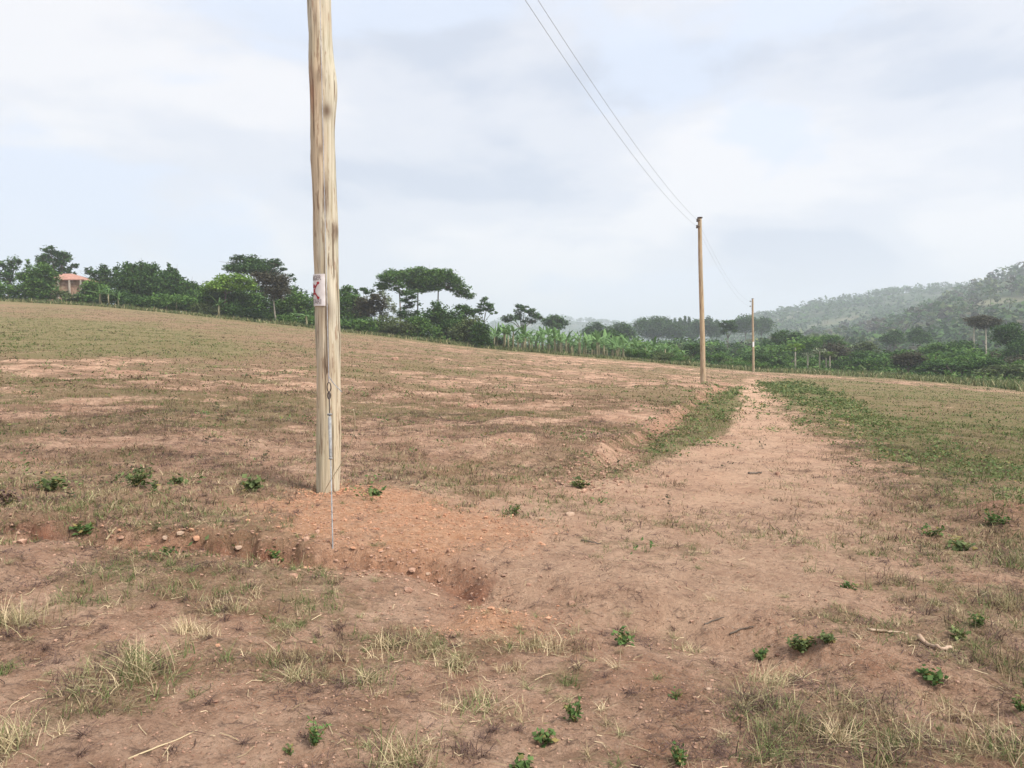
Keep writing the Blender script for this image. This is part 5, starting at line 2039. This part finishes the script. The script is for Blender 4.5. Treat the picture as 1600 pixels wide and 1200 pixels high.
for a in (
        ('biggest upright green-and-straw tuft at the lower left', 218, 1056, 88, 190, ['grassmix', 'straw', 'grassgreen'], .045),
        ('flattened grey-green tuft left of the biggest lower-left tuft', 130, 1062, 50, 140, ['grassmix', 'deadgrass'], .09),
        ('straw tuft in the upper part of the lower-left grass, paler of two', 290, 988, 46, 90, ['straw'], .03),
        ('sprawling straw tuft right of the paler straw pair', 345, 952, 42, 90, ['straw', 'deadgrass'], .06),
        ('golden straw tuft beside the paler straw tuft', 318, 996, 40, 70, ['straw'], .03),
        ('thick golden tuft cut by the lower left edge', 8, 1160, 75, 150, ['straw', 'grassmix'], .05),
        ('long-bladed tan grass mass at the left edge', 20, 975, 70, 220, ['straw', 'grassmix', 'tangrass'], .16),
        ('small dark green tuft cut by the left edge', 4, 1048, 34, 60, ['grassgreen'], .03),
        ('tan spidery tuft over a dead patch in the lower left centre', 462, 1062, 48, 90, ['straw', 'grassmix'], .03),
        ('broad thin dead tuft above the tan spidery tuft', 470, 1030, 44, 90, ['tangrass', 'deadgrass'], .08),
        ('low grey-green tuft right of the first straw tufts', 450, 982, 26, 70, ['grassmix'], .05),
        ('star-shaped straw tuft left of the grass cluster in the centre', 572, 1066, 50, 110, ['straw', 'grassmix', 'grassgreen'], .035),
        ('upright straw tuft at the left end of the centre cluster', 603, 1010, 36, 80, ['straw'], .03),
        ('olive tuft touching the orange patch of soil', 655, 1000, 38, 90, ['grassmix', 'tangrass'], .05),
        ('small olive tuft right of the olive tuft by the orange soil', 680, 1018, 34, 70, ['grassmix'], .03),
        ('ragged olive tuft in the middle of the centre cluster', 712, 1045, 48, 120, ['grassmix', 'straw'], .05),
        ('lower tuft of the centre cluster with pale green blades', 745, 1108, 50, 120, ['grassgreen', 'straw', 'grassmix'], .045),
        ('thin straw tuft right of the lower centre cluster', 800, 1120, 34, 60, ['straw', 'grassmix'], .05),
        ('leafy dry tuft right of the orange soil, left half of a pair', 828, 1012, 42, 90, ['grassmix', 'straw'], .04),
        ('leafy dry tuft right of the orange soil, right half of a pair', 868, 1016, 44, 100, ['straw', 'tangrass'], .05),
        ('brown tuft at the right end of the dry pair', 905, 1012, 34, 70, ['deadgrass', 'tangrass'], .04),
        ('bending tan tuft below the dry pair', 800, 1050, 34, 60, ['tangrass', 'straw'], .03),
        ('big spreading pale tuft at the bottom edge left of centre', 632, 1192, 72, 190, ['straw', 'grassmix', 'grassgreen'], .05),
        ('purple dead tuft right of the big bottom tuft', 728, 1176, 38, 90, ['deadgrass'], .05),
        ('small straw tuft alone on the pinkish soil', 1075, 1016, 30, 60, ['straw', 'grassmix'], .03),
        ('tall straw tuft below the creeping weeds', 1205, 1072, 58, 120, ['straw', 'grassmix'], .05),
        ('dark tangled dead tuft below the tall straw tuft', 1190, 1100, 48, 150, ['deadgrass', 'grassmix'], .10),
        ('grey-green leafy tuft at the bottom right of centre', 1205, 1175, 66, 150, ['grassgreen', 'deadgrass', 'grassmix'], .08),
        ('star-shaped golden tuft at the lower right', 1305, 1152, 60, 90, ['straw'], .03),
        ('olive tuft behind the golden star-shaped tuft', 1325, 1105, 46, 100, ['grassmix', 'tangrass'], .07),
        ('olive tuft near the bottom right corner', 1420, 1160, 60, 120, ['grassmix', 'straw'], .07),
        ('dark dry tuft above the bottom right corner', 1400, 1112, 40, 100, ['deadgrass', 'grassmix'], .06),
        ('straw tuft between dry tufts at the lower right', 1485, 1120, 44, 90, ['straw', 'tangrass'], .05),
        ('green and straw tuft in the bottom right corner', 1570, 1180, 90, 170, ['grassgreen', 'straw', 'tangrass'], .09),
        ('reddish dry tuft at the right edge', 1560, 1035, 46, 130, ['tangrass', 'deadgrass'], .10),
        ('tall thin dry grass at the right edge above the reddish tuft', 1570, 950, 70, 170, ['tangrass', 'grassmix', 'deadgrass'], .16),
        ('dark olive grass at the right edge below the soil mound', 1585, 880, 50, 170, ['grassmix', 'grassgreen', 'deadgrass'], .2),
        ('sparse brown grass in the middle of the right foreground', 1400, 910, 34, 110, ['tangrass', 'deadgrass'], .16)):
    tuft(a[0], a[1], a[2], a[3], a[4], None, a[6], mats=a[5])


def weed(label, px, py, hpx, wpx, n, mat='weed', leaf=.035):
    leaf = leaf * rng.uniform(.6, 1.0)
    n = int(n * 1.6)
    asp = rng.uniform(.35, .75)
    p = hit(px, py)
    s = p[1] / FPX
    root = empty('weed', p, label, 'weed')
    h, w = hpx * s * .72, wpx * s * 1.25
    gs, gl = Geo(), Geo()
    ns = max(3, n // 9)
    for k in range(ns):
        az = rng.uniform(0, 6.283)
        e = p + np.array([math.cos(az) * w * .5 * rng.uniform(.2, 1), math.sin(az) * w * .4 * rng.uniform(.2, 1), h * rng.uniform(.5, 1)])
        b = p + [0, 0, -.01]
        md = (b + e) / 2 + [0, 0, h * .12]
        add_tube(gs, [b, md, e], [.004, .003, .0015], 5)
        m = n // ns
        t = rng.uniform(.25, 1.05, m)[:, None]
        C = b * (1 - t) + e * t + [0, 0, h * .08] + rng.normal(size=(m, 3)) * leaf * .55
        C[:, 2] = np.maximum(C[:, 2], H(C[:, 0], C[:, 1]) + .006)
        Ls = leaf * rng.uniform(.7, 1.4, m) * 1.3
        V, F = leaf_cards(C, Ls, Ls * asp, flat=.45)
        gl.add(V, F)
    gs.build('stem', M['weeddark'], root, p)
    gl.build('leaves', M[mat], root, p)


for a in (
        ('dark green two-headed weed left of the near pole', 393, 768, 30, 30, 70, 'weeddark', .05),
        ('dark low weed on the bare rise at the left', 80, 768, 30, 40, 70, 'weeddark', .05),
        ('tall olive weed clump at the left, among dry grass', 212, 760, 38, 50, 110, 'weeddark', .05),
        ('thin green weed right of the olive clump', 240, 772, 30, 14, 30, 'weeddark', .04),
        ('low weed between the olive clump and the two-headed weed', 280, 755, 14, 26, 36, 'weeddark', .045),
        ('purple-brown dry weed at the left edge', 12, 790, 34, 40, 70, 'deadgrass', .04),
        ('small bright green seedling behind the gully at the left', 130, 836, 16, 28, 44, 'weed', .04),
        ('tiny bright green seedling below the gully', 265, 864, 10, 18, 26, 'weed', .04),
        ('green seedling at the gully near the anchor rod', 430, 878, 18, 20, 32, 'weed', .035),
        ('weed beside the foot of the near pole', 585, 774, 14, 26, 40, 'weed', .045),
        ('weed with a brown base in the middle of the bare ground', 803, 806, 24, 34, 60, 'weed', .045),
        ('olive weed at the near end of the soil bank', 908, 762, 20, 34, 60, 'weeddark', .05),
        ('green upright weed at the bottom left of centre', 492, 1165, 52, 40, 60, 'weed', .028),
        ('small dark weed between bottom tufts', 452, 1178, 20, 16, 18, 'weeddark', .02),
        ('green leafy weed with a purple dry patch behind', 897, 1128, 42, 34, 50, 'weed', .03),
        ('low green rosette at the bottom centre', 850, 1158, 22, 40, 44, 'weed', .026),
        ('broad-leaved weed cut by the bottom edge', 815, 1200, 22, 36, 26, 'weed', .03),
        ('thin-stemmed weed alone on open soil right of centre', 975, 1006, 30, 42, 44, 'weed', .024),
        ('bright creeping weed left of the bigger creeping pair', 1188, 1030, 18, 36, 60, 'weed', .026),
        ('biggest creeping weed on the soil ledge', 1250, 1018, 30, 50, 120, 'weeddark', .026),
        ('creeping weed at the right of the biggest creeping weed', 1292, 1004, 18, 30, 70, 'weeddark', .026),
        ('creeping weed below the pale curled bark', 1455, 1062, 18, 40, 60, 'weed', .026),
        ('pale green weed above the pale curled bark', 1530, 980, 30, 30, 60, 'weed', .03),
        ('small yellow-green weed left of the curled-bark weed', 1500, 1000, 22, 22, 26, 'grassgreen', .026),
        ('small green weed on the sand of the right middle', 1330, 920, 12, 26, 36, 'weed', .03),
        ('tiny seedling alone on bare soil at bottom centre right', 1055, 1092, 16, 14, 16, 'weed', .02),
        ('green weed cut by the bottom edge right of centre', 1062, 1198, 46, 30, 70, 'weed', .022),
        ('green weed at the right edge above the corner', 1596, 1110, 26, 26, 46, 'weed', .026),
        ('weed on the right verge below the green strip', 1500, 860, 20, 44, 70, 'weeddark', .04),
        ('green weed in front of the soil mound at the right', 1555, 822, 24, 40, 70, 'weed', .045),
        ('weed clump at the near tip of the right green strip', 1455, 838, 20, 40, 60, 'weed', .045)):
    weed(*a)


def rock(name, label, cat, px, py, sz, mat, flatz=.6, rot=0.4, sub=2):
    import bmesh
    p = hit(px, py)
    bm = bmesh.new()
    bmesh.ops.create_icosphere(bm, subdivisions=sub, radius=1)
    co = np.array([v.co[:] for v in bm.verts])
    n = fbm(co[:, 0] * 1.6 + px, co[:, 1] * 1.6 + co[:, 2] * 1.3, 3, int(px))
    co = co * (0.72 + .55 * n)[:, None]
    co = co + (fbm(co[:, 0] * 3 + py, co[:, 1] * 3 + co[:, 2] * 2, 2, int(py)) - .5)[:, None] * .5 * co
    co = np.clip(co, -.72, .8)
    F = np.array([[v.index for v in f.verts] for f in bm.faces])
    bm.free()
    co = co * np.array(sz) / 2 * (.7 if sz[0] < .3 else 1)
    R = np.array([[math.cos(rot), -math.sin(rot), 0], [math.sin(rot), math.cos(rot), 0], [0, 0, 1]])
    co = co @ R.T + [0, 0, sz[2] * .08]
    g = Geo()
    g.add(co, F)
    o = g.build(name, M[mat], smooth=False)
    o.location = tuple(p)
    tag(o, label, cat)


for a in (('stone', 'pale tan stone lying left of the gully', 'stone', 282, 836, (.11, .08, .06), 'stone'),
          ('stone', 'small pale stone just left of the first straw litter', 'stone', 258, 842, (.08, .08, .06), 'stone'),
          ('stone', 'pale flat stone at the lip of the gully', 'stone', 373, 866, (.11, .08, .06), 'stone'),
          ('stone', 'reddish round clod in the gully', 'stone', 307, 846, (.10, .09, .07), 'oclod'),
          ('brick_fragment', 'squared tan brick fragment right of the middle weed', 'brick fragment', 890, 806, (.17, .12, .10), 'stone'),
          ('stone', 'small pale stone on the orange soil', 'stone', 668, 900, (.06, .05, .04), 'stone'),
          ('stone', 'dark clod beside the dirt hollow in the centre', 'stone', 893, 944, (.09, .06, .05), 'clod'),
          ('stone', 'small dark clod on the track', 'stone', 1215, 742, (.12, .12, .14), 'clod'),
          ('stone', 'pale stone near the tiny seedling on open soil', 'stone', 1107, 1078, (.06, .045, .03), 'stone'),
          ('stone', 'small white stone at the edge of the right verge', 'stone', 1438, 830, (.08, .06, .04), 'stone'),
          ('stone', 'small orange stone beside the golden straw tuft', 'stone', 340, 1010, (.045, .04, .03), 'oclod'),
          ('stone', 'brown clod in the field right of the near pole', 'stone', 738, 636, (.36, .3, .18), 'clod'),
          ('stone', 'dark clod at the far middle of the field', 'stone', 617, 563, (.5, .4, .4), 'clod')):
    rock(*a)


def stick(label, pts, r, mat='stick', name='stick', cat='stick', lift=0.0):
    P = np.array([hit(a, b) for a, b in pts])
    P[:, 2] += r * .8 + lift
    k = np.linspace(0, len(P) - 1, 12)
    i = np.minimum(k.astype(int), len(P) - 2)
    Q = P[i] + (P[i + 1] - P[i]) * (k - i)[:, None]
    Q += rng.normal(size=Q.shape) * r * .25
    g = Geo()
    add_tube(g, Q, r * np.linspace(1, .55, 12), 6, jit=.1)
    o0 = Q.mean(0)
    o = g.build(name, M[mat], None, o0, smooth=True)
    o.location = tuple(o0)
    tag(o, label, cat)


stick('straight brown stick on the ledge right of the creeping weeds', [(1356, 985), (1385, 988), (1418, 991)], .009)
stick('short dark stick left of the creeping weeds', [(1140, 992), (1160, 986), (1178, 982)], .006, 'bark')
stick('forked grey root at the end of the dirt ledge', [(1100, 978), (1115, 972), (1132, 966)], .006, 'bark')
stick('long bent straw stalk near the lower left corner', [(200, 1188), (245, 1172), (275, 1158), (308, 1143)], .004, 'straw')
stick('short dark twig on the track left of centre', [(908, 846), (940, 851)], .008, 'bark')
stick('dark twig lying across the far track', [(1170, 741), (1190, 740)], .02, 'bark')
stick('pale split stick standing at the gully', [(166, 845), (182, 828)], .010, 'straw')


stick('pale curled piece of bark at the right foreground', [(1436, 1000), (1448, 1011), (1462, 1017), (1474, 1019), (1486, 1018)], .016, 'stone', 'bark_piece', 'bark piece', .008)

# ------------------------------------------------------------------ hazy air
def haze():
    g = Geo()
    zlo, zhi = -14.0, 175.0
    box(g, (0, 900, (zlo + zhi) / 2), (9000, 6200, zhi - zlo))
    m, nt, N, L = new_mat('hazy_air')
    out = N('ShaderNodeOutputMaterial')
    v = N('ShaderNodeVolumePrincipled')
    v.inputs['Color'].default_value = (0.87, 0.92, 1.0, 1)
    v.inputs['Density'].default_value = 0.00058
    v.inputs['Anisotropy'].default_value = 0.2
    L(v.outputs[0], out.inputs['Volume'])
    o = g.build('haze', m)
    tag(o, label='pale humid haze in the air', kind='stuff')


haze()
